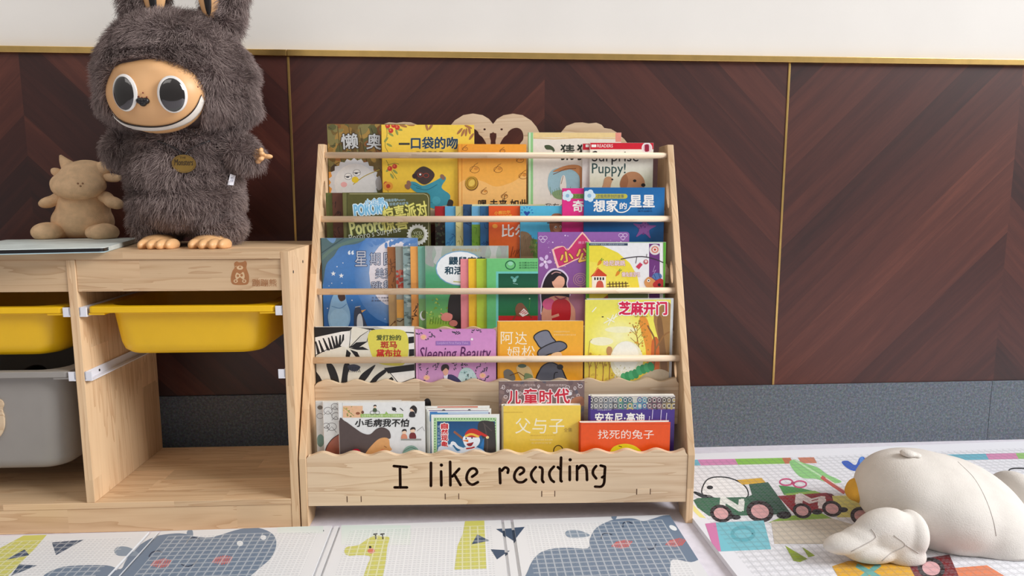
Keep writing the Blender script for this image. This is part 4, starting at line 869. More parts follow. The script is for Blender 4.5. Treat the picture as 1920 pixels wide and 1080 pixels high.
def a_father(A):
    A.vgrad(936, 756, 1105, 880, [(242, 208, 84), (240, 204, 76), (234, 196, 68)]); A.rect(936, 756, 944, 880, (226, 214, 176)); A.text('父与子', 966, 784, 1058, 813, (250, 242, 214), bold=-0.012); A.text('全集', 1057, 802, 1073, 810, (176, 140, 60))
    A.text('德国幽默大师卜劳恩', 994, 815, 1042, 818, (222, 186, 76)); A.text('全新彩色双语版 经典漫画', 994, 823, 1036, 826, (250, 232, 170)); A.text('永远的父与子', 996, 829, 1034, 832, (250, 232, 170)); A.text('EOPLAUEN VATER UND SOHN', 944, 772, 980, 774, (206, 170, 60)); A.ring(1047, 846, 9, 11, 1.6, (60, 44, 34), 20)
def a_mag(A):
    A.rect(930, 710, 1104, 800, (122, 100, 98)); A.dots(60, 936, 716, 1096, 770, 2, 7, [(136, 112, 108), (108, 88, 90), (150, 120, 110), (96, 90, 100)], 0.8, 2); g = random.Random(8)
    for x, y in ((944, 726), (952, 733), (948, 744), (975, 738), (1010, 724), (1070, 734), (1078, 728), (1084, 742), (1088, 724), (1064, 726), (1074, 748)):
        A.ring(x, y, g.uniform(2, 4), g.uniform(2, 4), 1, (226, 214, 214), 10); A.line([(x, y), (x+g.uniform(-7, 7), y+g.uniform(-6, 6))], 1, (226, 214, 214))
    A.blob([(1066, 760), (1076, 746), (1092, 744), (1096, 760)], (170, 110, 80)); A.text('中国少儿期刊方阵', 962, 720, 1004, 724.5, (220, 200, 196)); A.text('中国期刊优秀期刊', 1024, 720, 1062, 724.5, (220, 200, 196))
    for s, b in (('儿', (952, 733, 976, 757)), ('童', (982, 729, 1008, 758)), ('时', (1012, 731, 1036, 757)), ('代', (1040, 729, 1068, 757))): A.text(s, *b, (200, 34, 58), out=(246, 230, 230), ow=0.07, bold=0.035)
    A.ell(1069, 738, 3.4, 3.4, (220, 220, 226))
def frame(A, x0, y0, x1, y1, band, dot, pic):
    A.rect(x0-6, y0-6, x1+6, y1+60, (236, 238, 234)); A.rect(x0+5, y0+5, x1-5, y1+40, band); A.rect(x0+9, y0+10, x1-9, y1+40, (240, 240, 236)) if pic is None else None
    g = random.Random(int(x0))
    for x in range(int(x0+8), int(x1-6), 5): A.ell(x, y0+7.5, 1.3, 1.1, dot, 0, 6, 0.1)
    for y in range(int(y0+10), int(y1), 5): A.ell(x0+7.5, y, 1.1, 1.3, dot, 0, 6, 0.1); A.ell(x1-7.5, y, 1.1, 1.3, dot, 0, 6, 0.1)
def a_snow(A):
    frame(A, 808, 778, 936, 850, (176, 214, 160), (60, 96, 60), 1); A.vgrad(819.5, 790, 928, 880, [(20, 72, 122), (26, 92, 142), (50, 120, 166), (120, 160, 200)])
    A.blob([(896, 806), (900, 790), (920, 790), (928, 800), (928, 870), (902, 870), (908, 830)], (58, 52, 52)); A.line([(908, 795), (914, 830), (910, 868)], 2.4, (84, 74, 70), True); A.line([(905, 792), (922, 808)], 1.6, (84, 74, 70))
    A.line([(851, 809), (870, 824)], 4, (150, 90, 60)); A.poly([(896, 846), (908, 820), (906, 852)], (40, 120, 190))
    A.blob([(822, 850), (830, 836), (846, 834), (858, 846), (872, 838), (892, 838), (912, 850), (916, 880), (822, 880)], (206, 222, 242)); A.ell(880, 856, 20, 18, (232, 240, 250))
    A.blob([(868, 826), (870, 818), (880, 814), (894, 816), (900, 824), (897, 834), (886, 842), (874, 838)], (236, 242, 250)); A.line([(844, 838), (850, 830), (858, 838), (868, 842)], 5, (236, 242, 250), True); A.ell(849, 831, 4, 3.6, (236, 242, 250))
    A.blob([(872, 818), (878, 806), (890, 804), (906, 812), (916, 818), (912, 820), (902, 816), (896, 820)], (200, 44, 36)); A.line([(872, 818), (884, 814), (898, 819)], 4, (236, 190, 70), True); A.ell(914, 820, 3, 2.6, (240, 214, 150)); A.poly([(878, 824), (866, 826), (878, 829)], (230, 120, 50)); A.ell(874, 822, 1.3, 1.8, (30, 40, 80)); A.ell(885, 821, 1.3, 1.8, (30, 40, 80)); A.blob([(875, 832), (884, 830), (888, 829), (884, 836), (878, 836)], (150, 30, 40)); A.line([(874, 841), (884, 840), (890, 838)], 2.6, (190, 40, 44))
    for i, s in enumerate('自然现象'): A.text(s, 827.5, 794+i*11.2, 839.5, 804+i*11.2, (204, 36, 44), out=(246, 240, 240), ow=0.12, bold=0.045)
    for i, s in enumerate('幼儿百科启蒙书'): A.text(s, 820.6, 797+i*6.6, 825, 802+i*6.6, (190, 214, 236))
    A.blob([(820, 846), (826, 836), (840, 842), (840, 870), (820, 870)], (220, 230, 244))
def a_fr2(A): frame(A, 802, 768, 930, 850, (120, 150, 190), (40, 44, 84), None); A.rect(806, 771, 926, 778, (70, 120, 190)); A.rect(820, 771, 926, 776, (190, 206, 226)); A.rect(806, 774, 840, 790, (60, 130, 190))
def a_fr3(A):
    frame(A, 799, 764, 921, 850, (128, 110, 160), (50, 40, 80), None); A.rect(806, 773, 918, 790, (96, 60, 120))
    for x in (832, 880): A.poly([(x-6, 772), (x, 766), (x+6, 772)], (60, 60, 80))
def a_fr4(A): frame(A, 796, 760, 918, 850, (220, 210, 206), (120, 100, 100), None); A.rect(820, 761, 896, 764, (206, 110, 80))
def fig(A, x, y, s, c):
    A.ell(x, y-s*0.9, s*0.45, s*0.5, (240, 206, 180)); A.blob([(x-s*0.5, y-s), (x-s*0.2, y-s*1.5), (x+s*0.4, y-s*1.45), (x+s*0.5, y-s*0.9), (x+s*0.2, y-s*1.15)], (40, 34, 34)); A.blob([(x-s*0.45, y-s*0.4), (x+s*0.4, y-s*0.4), (x+s*0.6, y+s*0.6), (x-s*0.6, y+s*0.6)], c)
def a_habit(A):
    A.vgrad(628, 748, 802, 880, [(232, 232, 230), (226, 227, 228), (216, 218, 222)]); A.rect(630, 789, 641, 880, (66, 56, 60)); A.line([(642, 750), (642, 880)], 1, (190, 190, 190))
    A.rect(643, 761, 680, 783, (232, 186, 148)); A.line([(644, 764), (664, 780)], 1, (130, 150, 70)); A.dots(26, 644, 762, 664, 782, 0.6, 1.6, [(120, 140, 70), (220, 180, 110)], 1, 3); A.ell(671, 775, 4, 2.6, (150, 90, 60)); A.ell(680, 773, 2.6, 3, (110, 70, 50))
    A.rect(676, 776, 756, 782.5, (150, 186, 96)); A.text('让孩子受益终身的第一行为习惯图画书', 678, 777, 754, 781.6, (230, 240, 206)); A.poly([(722, 776), (724, 771), (728, 776)], (150, 186, 96))
    fig(A, 703, 768, 6, (70, 90, 60)); A.ring(698, 774, 4, 3.6, 0.8, (60, 60, 60), 10); A.ring(708, 774, 4, 3.6, 0.8, (60, 60, 60), 10); A.ell(739, 767, 4, 3.4, BLK); A.line([(735, 763), (743, 772)], 1.2, BLK); A.line([(750, 765), (756, 770)], 1.4, BLK); fig(A, 773, 776, 9, (44, 40, 44)); A.blob([(770, 764), (776, 760), (782, 766), (780, 776), (776, 770)], (40, 34, 34))
    A.text('小毛病我不怕', 666, 785.5, 767, 800, BLK, bold=0.035, shear=0.12)
    fig(A, 758, 818, 9, (214, 140, 110)); fig(A, 774, 816, 10, (120, 40, 44)); A.line([(752, 824), (790, 824)], 3, (150, 150, 146)); A.line([(782, 808), (792, 800), (796, 808)], 0.9, (130, 130, 130))
    A.blob([(636, 790), (646, 789), (662, 800), (680, 812), (694, 814), (706, 804), (718, 801), (730, 808), (732, 822), (718, 822), (706, 832), (690, 856), (660, 880), (636, 880)], (84, 70, 68))
    A.blob([(684, 852), (696, 836), (712, 822), (728, 822), (731, 836), (735, 843), (731, 846), (730, 858), (704, 872), (676, 870)], (222, 164, 104)); A.line([(720, 836), (725, 839)], 1, (110, 70, 40)); A.ell(718, 846, 5, 3.6, (226, 120, 84)); A.line([(726, 850), (733, 848)], 1, (130, 60, 40)); A.blob([(660, 846), (672, 842), (680, 856), (668, 868)], (190, 30, 54)); A.ell(771, 852, 16, 17, (140, 174, 160)); A.line([(757, 846), (771, 839), (785, 846)], 1, (90, 120, 110), True)
def a_hab2(A):
    A.rect(600, 748, 780, 880, (222, 222, 220)); 
    for x, y, r in ((615, 770, 8), (628, 762, 7), (622, 800, 9), (612, 798, 6), (630, 780, 8)): A.ring(x, y, r, r*0.8, 0.9, (110, 104, 104), 14); A.line([(x-r, y+r), (x, y), (x+r, y+r*1.2)], 0.9, (110, 104, 104))
    A.blob([(610, 870), (611, 842), (622, 824), (636, 815), (644, 830), (644, 872)], (160, 92, 72)); A.line([(609, 868), (611, 842), (622, 824), (636, 814)], 1.4, (60, 34, 34), True)
def a_hab3(A): A.rect(586, 748, 780, 880, (206, 206, 204)); A.ell(601, 826, 7, 12, (110, 140, 130)); A.ring(600, 780, 6, 5, 0.9, (120, 116, 116), 12); A.ell(600, 764, 5, 4, (110, 100, 90))
g5 = 'books in the bottom pocket'
book('picture_book', 'orange red book with white title and a yellow shape at its bottom', 5, 1086, 1257, 793, 0.014, (234, 84, 30), a_rabbit, (222, 74, 24), True, 791.5, group=g5)
book('picture_book', 'thick purple book with mosaic tile band along the top', 5, 1104, 1266, 743, 0.016, (74, 52, 136), a_gaudi, (74, 52, 136), False, 742, group=g5)
book('comic_book', 'thick golden yellow book with thin white handwritten title', 5, 940, 1089, 763, 0.016, (240, 206, 80), a_father, (228, 216, 180), False, 758, group=g5)
book('magazine', 'grey brown magazine with red brush title behind the golden yellow book', 5, 935, 1096, 716, 0.004, (122, 100, 98), a_mag, (140, 120, 116), False, 713, group=g5, cat='magazine')
book('picture_book', 'small white framed book with a snowman in a red hat', 5, 808, 936.5, 778.5, 0.004, (236, 238, 234), a_snow, (220, 226, 220), False, 777, group=g5)
book('picture_book', 'white book with bright blue top stripe just behind the snowman book', 5, 802, 916, 771.5, 0.004, (236, 238, 234), a_fr2, (220, 226, 220), False, 771, group=g5)
book('picture_book', 'white book with violet dotted border, second behind the snowman book', 5, 799, 921, 767.5, 0.004, (236, 238, 234), a_fr3, (220, 226, 220), False, 767, group=g5)
book('picture_book', 'white book with terracotta top stripe, rearmost behind the snowman book', 5, 796.5, 918, 762, 0.004, (236, 238, 234), a_fr4, (220, 226, 220), False, 761.5, group=g5)
book('picture_book', 'white picture book with bold black slanted title and brown haired child', 5, 633, 796, 756, 0.006, (230, 231, 230), a_habit, (236, 236, 236), True, 752.5, group=g5)
book('picture_book', 'white hardback with a brown curve, peeking out left of the black titled book', 5, 604, 770, 755, 0.006, (224, 224, 222), a_hab2, (232, 232, 232), True, 752, group=g5)
book('picture_book', 'pale grey hardback at the far left end of the bottom pocket', 5, 590.5, 752, 754, 0.006, (212, 212, 210), a_hab3, (216, 216, 214), True, 750, group=g5)
# black rounded card peeking up behind the white books
z0 = TIER[5][1]; vb5 = TIER[5][0] + 0.034
ua, ub = on_v(794, 752, vb5)[0], on_v(808, 752, vb5)[0]; zt = on_v(801, 747.5, vb5)[1]
lp = [(ua-0.02, z0), (ub, z0), (ub, zt-0.012)] + [((ua+ub)/2 + (ub-ua)/2*math.cos(PI*k/10), zt-0.012+0.012*math.sin(PI*k/10)) for k in range(1, 10)] + [(ua, zt-0.012), (ua-0.004, zt-0.022), (ua-0.02, zt-0.022)]
bk_ = plate('shaped_board_book', [lp], 0.0, 0.004, lambda a, b, d: (a, d, b), M['black'])
bk_.matrix_world = Matrix.Translation(sp_(0, vb5, 0)) @ Matrix.Rotation(SANG, 4, 'Z')
tag(bk_, 'black round-eared shape peeking over the white books in the bottom pocket', 'book')

# ------------------------------------------------------------------ storage cabinet
CO = Vector((-0.350, -0.406, 0.0)); CANG = math.radians(-0.9)
CU = Vector((math.cos(CANG), math.sin(CANG), 0)); CV = Vector((-math.sin(CANG), math.cos(CANG), 0))
def on_c(px, py, v):
    q = hit(px, py, CV, CO + CV*v) - CO; return q.dot(CU), q.z
CT = 0.0165; CD = 0.312; CH = 0.579
cab = empty('storage_cabinet', CO, CANG)
tag(cab, 'low pale pine storage cabinet with open bays for plastic bins', 'cabinet')
BAY = 0.3955; UL = -(3*CT + 2*BAY)
box('side_panel', -CT, 0, 0, CD, 0, CH, M['pine_z'], cab); box('side_panel', UL, UL+CT, 0, CD, 0, CH, M['pine_z'], cab)
dv = box('divider', -2*CT-BAY, -CT-BAY, 0.0005, CD-0.001, 0.0652, 0.5638, M['pine_z'], cab); dv['label'] = 'middle divider'
box('top_board', UL+CT+0.0003, -CT-0.0003, 0.0, CD, 0.5642, CH, M['pine_x'], cab)
box('bottom_board', UL+CT+0.0003, -CT-0.0003, 0.0, CD, 0.0522, 0.065, M['pine_x'], cab)
box('plinth', UL+CT+0.0003, -CT-0.0003, 0.001, 0.0165, 0.0005, 0.0518, M['pine_x'], cab)
for u0 in (-CT-BAY, -2*CT-2*BAY):
    hd = box('header_board', u0+0.0005, u0+BAY-0.0005, 0.003, 0.018, 0.501, 0.5638, M['pine_x'], cab)
    if u0 > -0.5:
        hdr = hd
    for zc in (0.461, 0.331):
        for s in (0, 1):
            bm = bmesh.new(); a = u0 if s == 0 else u0+BAY
            sg = 1 if s == 0 else -1
            x0, x1 = sorted((a+sg*0.0006, a+sg*0.0145)); add_box(bm, x0, x1, 0.001, CD-0.02, zc-0.010, zc-0.0075, 0.0006)
            x0, x1 = sorted((a+sg*0.0004, a+sg*0.0035)); add_box(bm, x0, x1, 0.001, CD-0.02, zc-0.0075, zc+0.009, 0.0006)
            x0, x1 = sorted((a+sg*0.0006, a+sg*0.0145)); add_box(bm, x0, x1, 0.001, 0.004, zc-0.0075, zc+0.009, 0.0004)
            r = from_bm('runner', bm, M['white_pl'], cab); r['label'] = 'white plastic drawer runner'
            bm = bmesh.new(); x = a+sg*0.0036
            add_tube(bm, [(x-sg*0.001, 0.05, zc), (x+sg*0.0006, 0.05, zc)], 0.0026, 12); from_bm('screw', bm, M['steel'], r)
for v, z in ((0.11, 0.548), (0.03, 0.535), (0.26, 0.548)):
    bm = bmesh.new(); add_tube(bm, [(-0.002, v, z), (0.0005, v, z)], 0.0032, 14); from_bm('screw_cap', bm, M['steel'], cab)
# burnt-in bear and brand on the right header
def lp_(px, py): return on_c(px, py, 0.003)
A = Art(lp_, [(-CT-BAY+0.002, -CT-0.002, 0.502, 0.563)]); BR, LTW = (168, 112, 70), (216, 182, 142)
A.blob([(439, 494), (444, 490), (448, 492), (456, 491), (460, 489), (463, 494), (462, 502), (464, 508), (467, 518), (466, 530), (460, 534), (441, 534), (434, 530), (433, 520), (436, 508), (440, 502)], BR)
A.ell(450, 502, 6, 4, LTW); A.ell(450, 501, 2.2, 1.6, BR); A.line([(441, 500), (444, 499)], 1, LTW)
A.blob([(444, 511), (450, 514), (456, 510), (459, 518), (456, 524), (450, 520), (444, 524), (441, 518)], LTW); A.ell(446, 517, 2.4, 2.4, BR); A.ell(453, 516, 2.4, 2.6, BR); A.ell(442, 527, 4, 3.4, LTW); A.ell(442, 527, 2, 1.8, BR); A.ell(458, 527, 4, 3.4, LTW); A.ell(458, 527, 2, 1.8, BR)
A.text('蹦蹦熊', 473, 523, 519, 537, BR, bold=-0.004)
lg = ink_mesh('engraved_logo', ([], [], []), [A], lambda a, b, off, ri: (a, 0.003-0.0001-off, b), M['engrave'], hdr); lg['label'] = 'burnt-in bear emblem with lettering'

def rrect(x0, x1, y0, y1, r, z, n=6):
    out = []
    for cx, cy, a0 in ((x1-r, y0+r, -PI/2), (x1-r, y1-r, 0), (x0+r, y1-r, PI/2), (x0+r, y0+r, PI)):
        for k in range(n+1): a = a0+PI/2*k/n; out.append((cx+r*math.cos(a), cy+r*math.sin(a), z))
    return out
def bin_(label, u0, z1, hgt, mat, group):
    """plastic bin hanging by its rim between two runners"""
    root = empty('storage_bin', CO + CU*(u0+BAY/2) + CV*0.15, CANG); tag(root, label, 'bin', group)
    hw = BAY/2-0.0165; y0, y1 = -0.1475, 0.135; zt = z1; zb = z1-hgt; L = []
    def ring(ix, iyf, iyb, r, z): L.append(rrect(-hw+ix, hw-ix, y0+iyf, y1-iyb, r, z))
    bi = 0.024
    ring(bi+0.040, 0.052, 0.05, 0.030, zb); ring(bi+0.022, 0.036, 0.034, 0.040, zb+0.003); ring(bi+0.012, 0.028, 0.024, 0.044, zb+0.011); ring(bi+0.007, 0.024, 0.02, 0.046, zb+0.026)
    ring(bi, 0.018, 0.014, 0.046, zt-0.018); ring(bi-0.002, 0.0165, 0.012, 0.046, zt-0.0175); ring(bi-0.004, 0.015, 0.012, 0.044, zt-0.0125)
    body_n = len(L)
    ring(0.0012, 0.0012, 0.0012, 0.008, zt-0.0125); ring(0, 0, 0, 0.008, zt-0.0115); ring(0, 0, 0, 0.008, zt-0.001); ring(0.001, 0.001, 0.001, 0.008, zt)
    rim_n = len(L)
    ring(bi-0.001, 0.0165, 0.012, 0.046, zt); ring(bi+0.001, 0.0185, 0.014, 0.045, zt-0.002); ring(bi+0.008, 0.0265, 0.022, 0.043, zb+0.026); ring(bi+0.016, 0.034, 0.03, 0.040, zb+0.010); ring(bi+0.04, 0.054, 0.052, 0.028, zb+0.0025)
    vs = [p for l in L for p in l]; m = len(L[0]); fs = [tuple(range(m))[::-1]]
    for i in range(len(L)-1):
        for k in range(m): a, b = i*m+k, i*m+(k+1) % m; fs.append((a, b, b+m, a+m))
    fs.append(tuple(range((len(L)-1)*m, len(L)*m)))
    nb = 1 + (body_n-1)*m; 
    o = mesh_obj('bin_body', vs, fs, mat, root); fix_normals(o)
    o.data.polygons.foreach_set('use_smooth', [True]*len(o.data.polygons))
    md = o.modifiers.new('e', 'EDGE_SPLIT'); md.split_angle = math.radians(38)
    for s in (-1, 1):                                # front corner tabs under the rim
        box('tab', s*hw-0.0 if s < 0 else hw-0.03, s*hw+0.03 if s < 0 else hw, y0+0.002, y0+0.03, zt-0.0165, zt-0.0126, mat, root, 0.0005)
    return root
gb = 'plastic bins in the cabinet'
B1 = bin_('shallow yellow bin in the right bay of the pine cabinet', -CT-BAY, 0.4705, 0.105, M['yellow'], gb)
B2 = bin_('shallow yellow bin in the left bay, above the deep grey bin', -2*CT-2*BAY, 0.4705, 0.105, M['yellow'], gb)
B3 = bin_('deep grey bin in the left bay with pale wooden emblem', -2*CT-2*BAY, 0.3405, 0.215, M['grey'], gb)
em = []
for px, py in ((9, 790), (8, 803), (2, 816), (-8, 824), (-24, 830), (-44, 826), (-58, 812), (-62, 790), (-56, 772), (-60, 760), (-54, 750), (-42, 748), (-34, 756), (-24, 754), (-12, 756), (-4, 748), (4, 750), (8, 758), (5, 768), (8, 778)): em.append(Vector((*on_c(px, py, 0.022), 0)))
emb = plate('emblem', [[(q.x, q.y) for q in smooth_closed(em, 4)]], 0.0185, 0.0235, lambda a, b, d: (a-(-2*CT-2*BAY+BAY/2), d-0.15, b), M['board'], B3); emb['label'] = 'bear shaped pale wood emblem'
# dark toys lying in the grey bin
for i, (u, v, r, c) in enumerate(((-0.105, -0.02, 0.043, 0), (0.0, 0.0, 0.046, 0), (0.10, -0.03, 0.043, 0))):
    rt = CO + CU*(-2*CT-1.5*BAY+u) + CV*(0.15+v)
    t_ = blob('dark_toy', [((rt.x, rt.y, 0.265), (r, r*0.9, 0.045), None), ((rt.x+0.02, rt.y+0.01, 0.290), (r*0.6, r*0.6, 0.028), None)], M['black'], None, 0.006, 4)
    tag(t_, 'dark toy lying inside the grey bin, only its top seen', 'toy', 'dark toys inside the grey bin')

# ------------------------------------------------------------------ tablet on the cabinet
tb = [ground(px, py, CH+0.0005) for px, py in ((196, 473.5), (263, 453))]
e = (tb[1]-tb[0]).normalized(); f = Vector((-e.y, e.x, 0)); tw = (tb[1]-tb[0]).length
M['glass'] = plain('dark_glass_screen', (52, 56, 60), 0.12, spec=0.6, var=0.01); M['teal'] = plain('pale_teal_case', (168, 196, 204), 0.45); M['aqua'] = plain('cream_case_edge', (206, 214, 210), 0.45)
tab = empty('tablet', tb[0], math.atan2(-f.y, -f.x)); tab.rotation_euler.z = math.atan2(f.y, f.x)
tag(tab, 'tablet in pale teal case lying flat on the cabinet top', 'tablet')
TL = 0.27
def tbx(name, a0, a1, b0, b1, z0, z1, mat, r):
    lo = [(p[0], p[1]) for p in rrect(a0, a1, b0, b1, r, 0)]
    return plate(name, [lo], z0, z1, lambda a, b, d: (a, b, d), mat, tab)
# local x runs along f (leftwards in the photo), local y along -e; width tw
tbx('case', 0.0, TL, -tw, 0.0, 0.0, 0.0016, M['teal'], 0.008)
tbx('body', 0.0015, TL-0.0015, -tw+0.0015, -0.0015, 0.0016, 0.0085, M['black'], 0.008)
tbx('case_cover', 0.0, TL, -tw, 0.0, 0.0085, 0.0098, M['aqua'], 0.008)
bm = bmesh.new(); add_box(bm, -0.0007, 0.0013, -tw+0.02, -0.035, 0.0006, 0.0098, 0.0004); from_bm('case_edge', bm, M['aqua'], tab)

# ------------------------------------------------------------------ fur
def furry(name, mat, parent, src, keep, n, length, rad, droop, seed=3, region=None):
    me = src.data; me.calc_loop_triangles(); nv = len(me.vertices)
    co = np.empty(nv*3, np.float32); me.vertices.foreach_get('co', co); co = co.reshape(-1, 3)
    no = np.empty(nv*3, np.float32); me.vertices.foreach_get('normal', no); no = no.reshape(-1, 3)
    tr = np.empty(len(me.loop_triangles)*3, np.int32); me.loop_triangles.foreach_get('vertices', tr); tr = tr.reshape(-1, 3)
    a, b, c = co[tr[:, 0]], co[tr[:, 1]], co[tr[:, 2]]
    ar = np.linalg.norm(np.cross(b-a, c-a), axis=1); g = np.random.default_rng(seed)
    ti = g.choice(len(tr), n, p=ar/ar.sum()); r1 = np.sqrt(g.random(n)); r2 = g.random(n)
    w = np.stack([1-r1, r1*(1-r2), r1*r2], 1)[:, :, None]
    P = (co[tr[ti]]*w).sum(1); N = (no[tr[ti]]*w).sum(1); N /= np.linalg.norm(N, axis=1, keepdims=True)
    k = keep(P); P, N = P[k], N[k]; m = len(P)
    def wob(q, f, s):
        return np.stack([np.sin(q[:, 0]*f+s)+np.sin(q[:, 2]*f*1.3+s*2.1), np.sin(q[:, 1]*f*1.1+s*1.7)+np.sin(q[:, 0]*f*0.9+s), np.sin(q[:, 2]*f+s*0.6)+np.sin(q[:, 1]*f*1.2+s)], 1)
    lean = 0.5*wob(P, 55.0, 1.0)*0.5 + 0.30*wob(P, 160.0, 4.0)*0.6 + g.normal(0, 0.22, (m, 3)) + np.array([0, 0, -droop])
    lean -= N*(lean*N).sum(1, keepdims=True)*0.6
    L = length*(0.6+0.7*g.random((m, 1))); K = 5
    pts = np.empty((m, K, 3), np.float32)
    for i in range(K):
        t = i/(K-1); pts[:, i] = P - N*0.001 + L*(N*t*(1-0.25*t) + lean*0.85*t*t)
    hc = bpy.data.hair_curves.new(name); hc.add_curves([K]*m)
    hc.attributes['position'].data.foreach_set('vector', pts.ravel()) if 'position' in hc.attributes else hc.position_data.foreach_set('vector', pts.ravel())
    ra = hc.attributes.get('radius') or hc.attributes.new('radius', 'FLOAT', 'POINT')
    rr = np.tile(np.linspace(1.0, 0.25, K), m).astype(np.float32)*rad; ra.data.foreach_set('value', rr)
    hc.materials.append(mat); o = bpy.data.objects.new(name, hc); COL.objects.link(o)
    if parent: o.parent = parent
    return o
def fur_mat(name, c0, c1, c2):
    t = NT(name); tc = t.n('ShaderNodeTexCoord').outputs['Object']; hi = t.n('ShaderNodeHairInfo')
    n1 = t.n('ShaderNodeTexNoise', {'Vector': tc, 'Scale': 40.0, 'Detail': 3.0}).outputs[0]
    f = t.math('ADD', t.math('MULTIPLY', hi.outputs['Random'], 0.6), t.math('MULTIPLY', n1, 0.5))
    t.set('Base Color', t.ramp(f, [(0.2, lin(c0)), (0.55, lin(c1)), (0.9, lin(c2))])); t.set('Roughness', 0.6); t.set('Specular IOR Level', 0.25)
    t.set('Sheen Weight', 0.15); return t.m

# ------------------------------------------------------------------ big furry toy
YD = -0.232
P0 = at(352, 455, YD)
PX = (at(353, 300, YD)-at(352, 300, YD)).length
def D(px, py, dy=0.0): 
    return at(px, py, YD+dy)
toy = empty('furry_toy', (D(345, 455).x, YD, CH)); tag(toy, 'large dark brown furry toy with tall ears and tan face standing on the cabinet', 'plush toy')
M['furbase'] = plain('brown_fur_backing', (84, 68, 66), 0.9, var=0.1); M['fur'] = fur_mat('brown_fur', (88, 72, 70), (138, 120, 116), (186, 168, 162))
M['vinyl'] = plain('tan_vinyl', (226, 176, 124), 0.42, var=0.02, nscale=8, spec=0.45); M['eye_white'] = plain('eye_white', (226, 222, 218), 0.15, coat=0.6); M['eye_dark'] = plain('glossy_dark_eye', (24, 18, 18), 0.06, spec=0.8, coat=1.0, var=0.02)
M['eye_brown'] = plain('eye_iris', (86, 62, 50), 0.12, coat=0.8); M['nose'] = plain('black_nose', (26, 22, 24), 0.3); M['tooth'] = plain('white_mouth_band', (236, 230, 222), 0.4, var=0.01)
def S(v): return v*PX
def E(px, py, dy, rx, ry, rz, rot=None): return (D(px, py, dy), (S(rx), ry, S(rz)), rot)
parts = [E(350, 335, 0.015, 98, 0.112, 92), E(354, 378, 0.015, 100, 0.114, 54), E(350, 268, 0.012, 98, 0.092, 46),
         E(336, 150, 0.0, 138, 0.142, 108), E(338, 198, 0.0, 141, 0.130, 52), E(330, 100, 0.0, 112, 0.120, 68),
         E(297, 418, 0.005, 38, 0.070, 36), E(410, 420, 0.005, 44, 0.070, 36),
         E(228, 278, 0.02, 26, 0.05, 34, (0, 0.5, 0)), E(452, 285, -0.005, 30, 0.05, 36, (0, -0.5, 0)), E(468, 296, -0.01, 18, 0.032, 20)]
for ex, sg in ((275, -1), (410, 1)):
    for k in range(7):
        py = 46 - k*24; w_ = (34, 38, 40, 39, 36, 30, 20)[k]; parts.append(E(ex + sg*k*1.2 + (8 if sg > 0 else -2), py, 0.012, w_, 0.036 - 0.002*k, 22))
body = blob('fur_suit', parts, M['furbase'], None, 0.0075, 6)
FC = D(293, 177, -0.096); FR = (S(90), 0.066, S(68)); FZ = math.radians(-14)
fa, fb = math.cos(FZ), math.sin(FZ)
def face_local(p): 
    x, y, z = p[0]-FC.x, p[1]-FC.y, p[2]-FC.z; return (x*fa+y*fb)/FR[0], (-x*fb+y*fa)/FR[1], z/FR[2]
EARC = [(D(ex, -52, -0.022), S(24), S(84)) for ex in (286, 389)]
def keep(P):
    x, y, z = P[:, 0]-FC.x, P[:, 1]-FC.y, P[:, 2]-FC.z
    lx = (x*fa+y*fb)/FR[0]; lz = z/FR[2]
    k = ~((lx**2 + lz**2 < np.where(lz > 0, 0.66, 0.88)) & (y < 0.06))
    for c, rx, rz in EARC: k &= ~((((P[:, 0]-c.x)/rx)**2 + ((P[:, 2]-c.z)/rz)**2 < 0.95) & (P[:, 1] < c.y+0.03))
    k &= P[:, 2] > CH+0.012
    return k
fur = furry('fur', M['fur'], None, body, keep, 130000, 0.0185, 0.0004, 0.45)
def to_toy(o):
    o.parent = toy; o.matrix_parent_inverse = Matrix.Translation(-toy.location); return o
for o in (body, fur): to_toy(o)
bm = bmesh.new(); bmesh.ops.create_uvsphere(bm, u_segments=48, v_segments=32, radius=1.0, matrix=Matrix.Translation(FC) @ Matrix.Rotation(FZ, 4, 'Z') @ Matrix.Diagonal((FR[0], FR[1], FR[2], 1)))
for v in bm.verts:                                  # fuller cheeks, soft brow
    lx, ly, lz = face_local(v.co)
    d_ = 0.010*math.exp(-((lx+0.30)**2/0.07 + (lz+0.02)**2/0.12))*0.0
    for cx in (-0.52, 0.40): d_ -= 0.006*math.exp(-((lx-cx)**2/0.05 + (lz-0.06)**2/0.14))
    d_ += 0.006*math.exp(-((lx-0.40)**2/0.06 + (lz-0.62)**2/0.03)) + 0.006*math.exp(-((lx+0.5)**2/0.06 + (lz-0.62)**2/0.03))
    if ly < 0: v.co += Vector((fb, -fa, 0))*d_
face = to_toy(from_bm('face', bm, M['vinyl'], None, True)); face['label'] = 'smooth tan vinyl face'
def on_face(px, py, off=0.0):
    """photo pixel -> point and outward normal on the face surface"""
    d = ray(px, py); o = CAM - FC
    R3 = Matrix.Rotation(-FZ, 3, 'Z'); dl, ol = R3 @ d, R3 @ o
    dl = Vector((dl.x/FR[0], dl.y/FR[1], dl.z/FR[2])); ol = Vector((ol.x/FR[0], ol.y/FR[1], ol.z/FR[2]))
    a, b, c = dl.dot(dl), 2*dl.dot(ol), ol.dot(ol)-1; disc = b*b-4*a*c
    t = (-b-math.sqrt(max(disc, 0)))/(2*a); p = CAM + d*t; q = R3 @ (p-FC)
    n = (R3.transposed() @ Vector((q.x/FR[0]**2, q.y/FR[1]**2, q.z/FR[2]**2))).normalized()
    return p + n*off, n
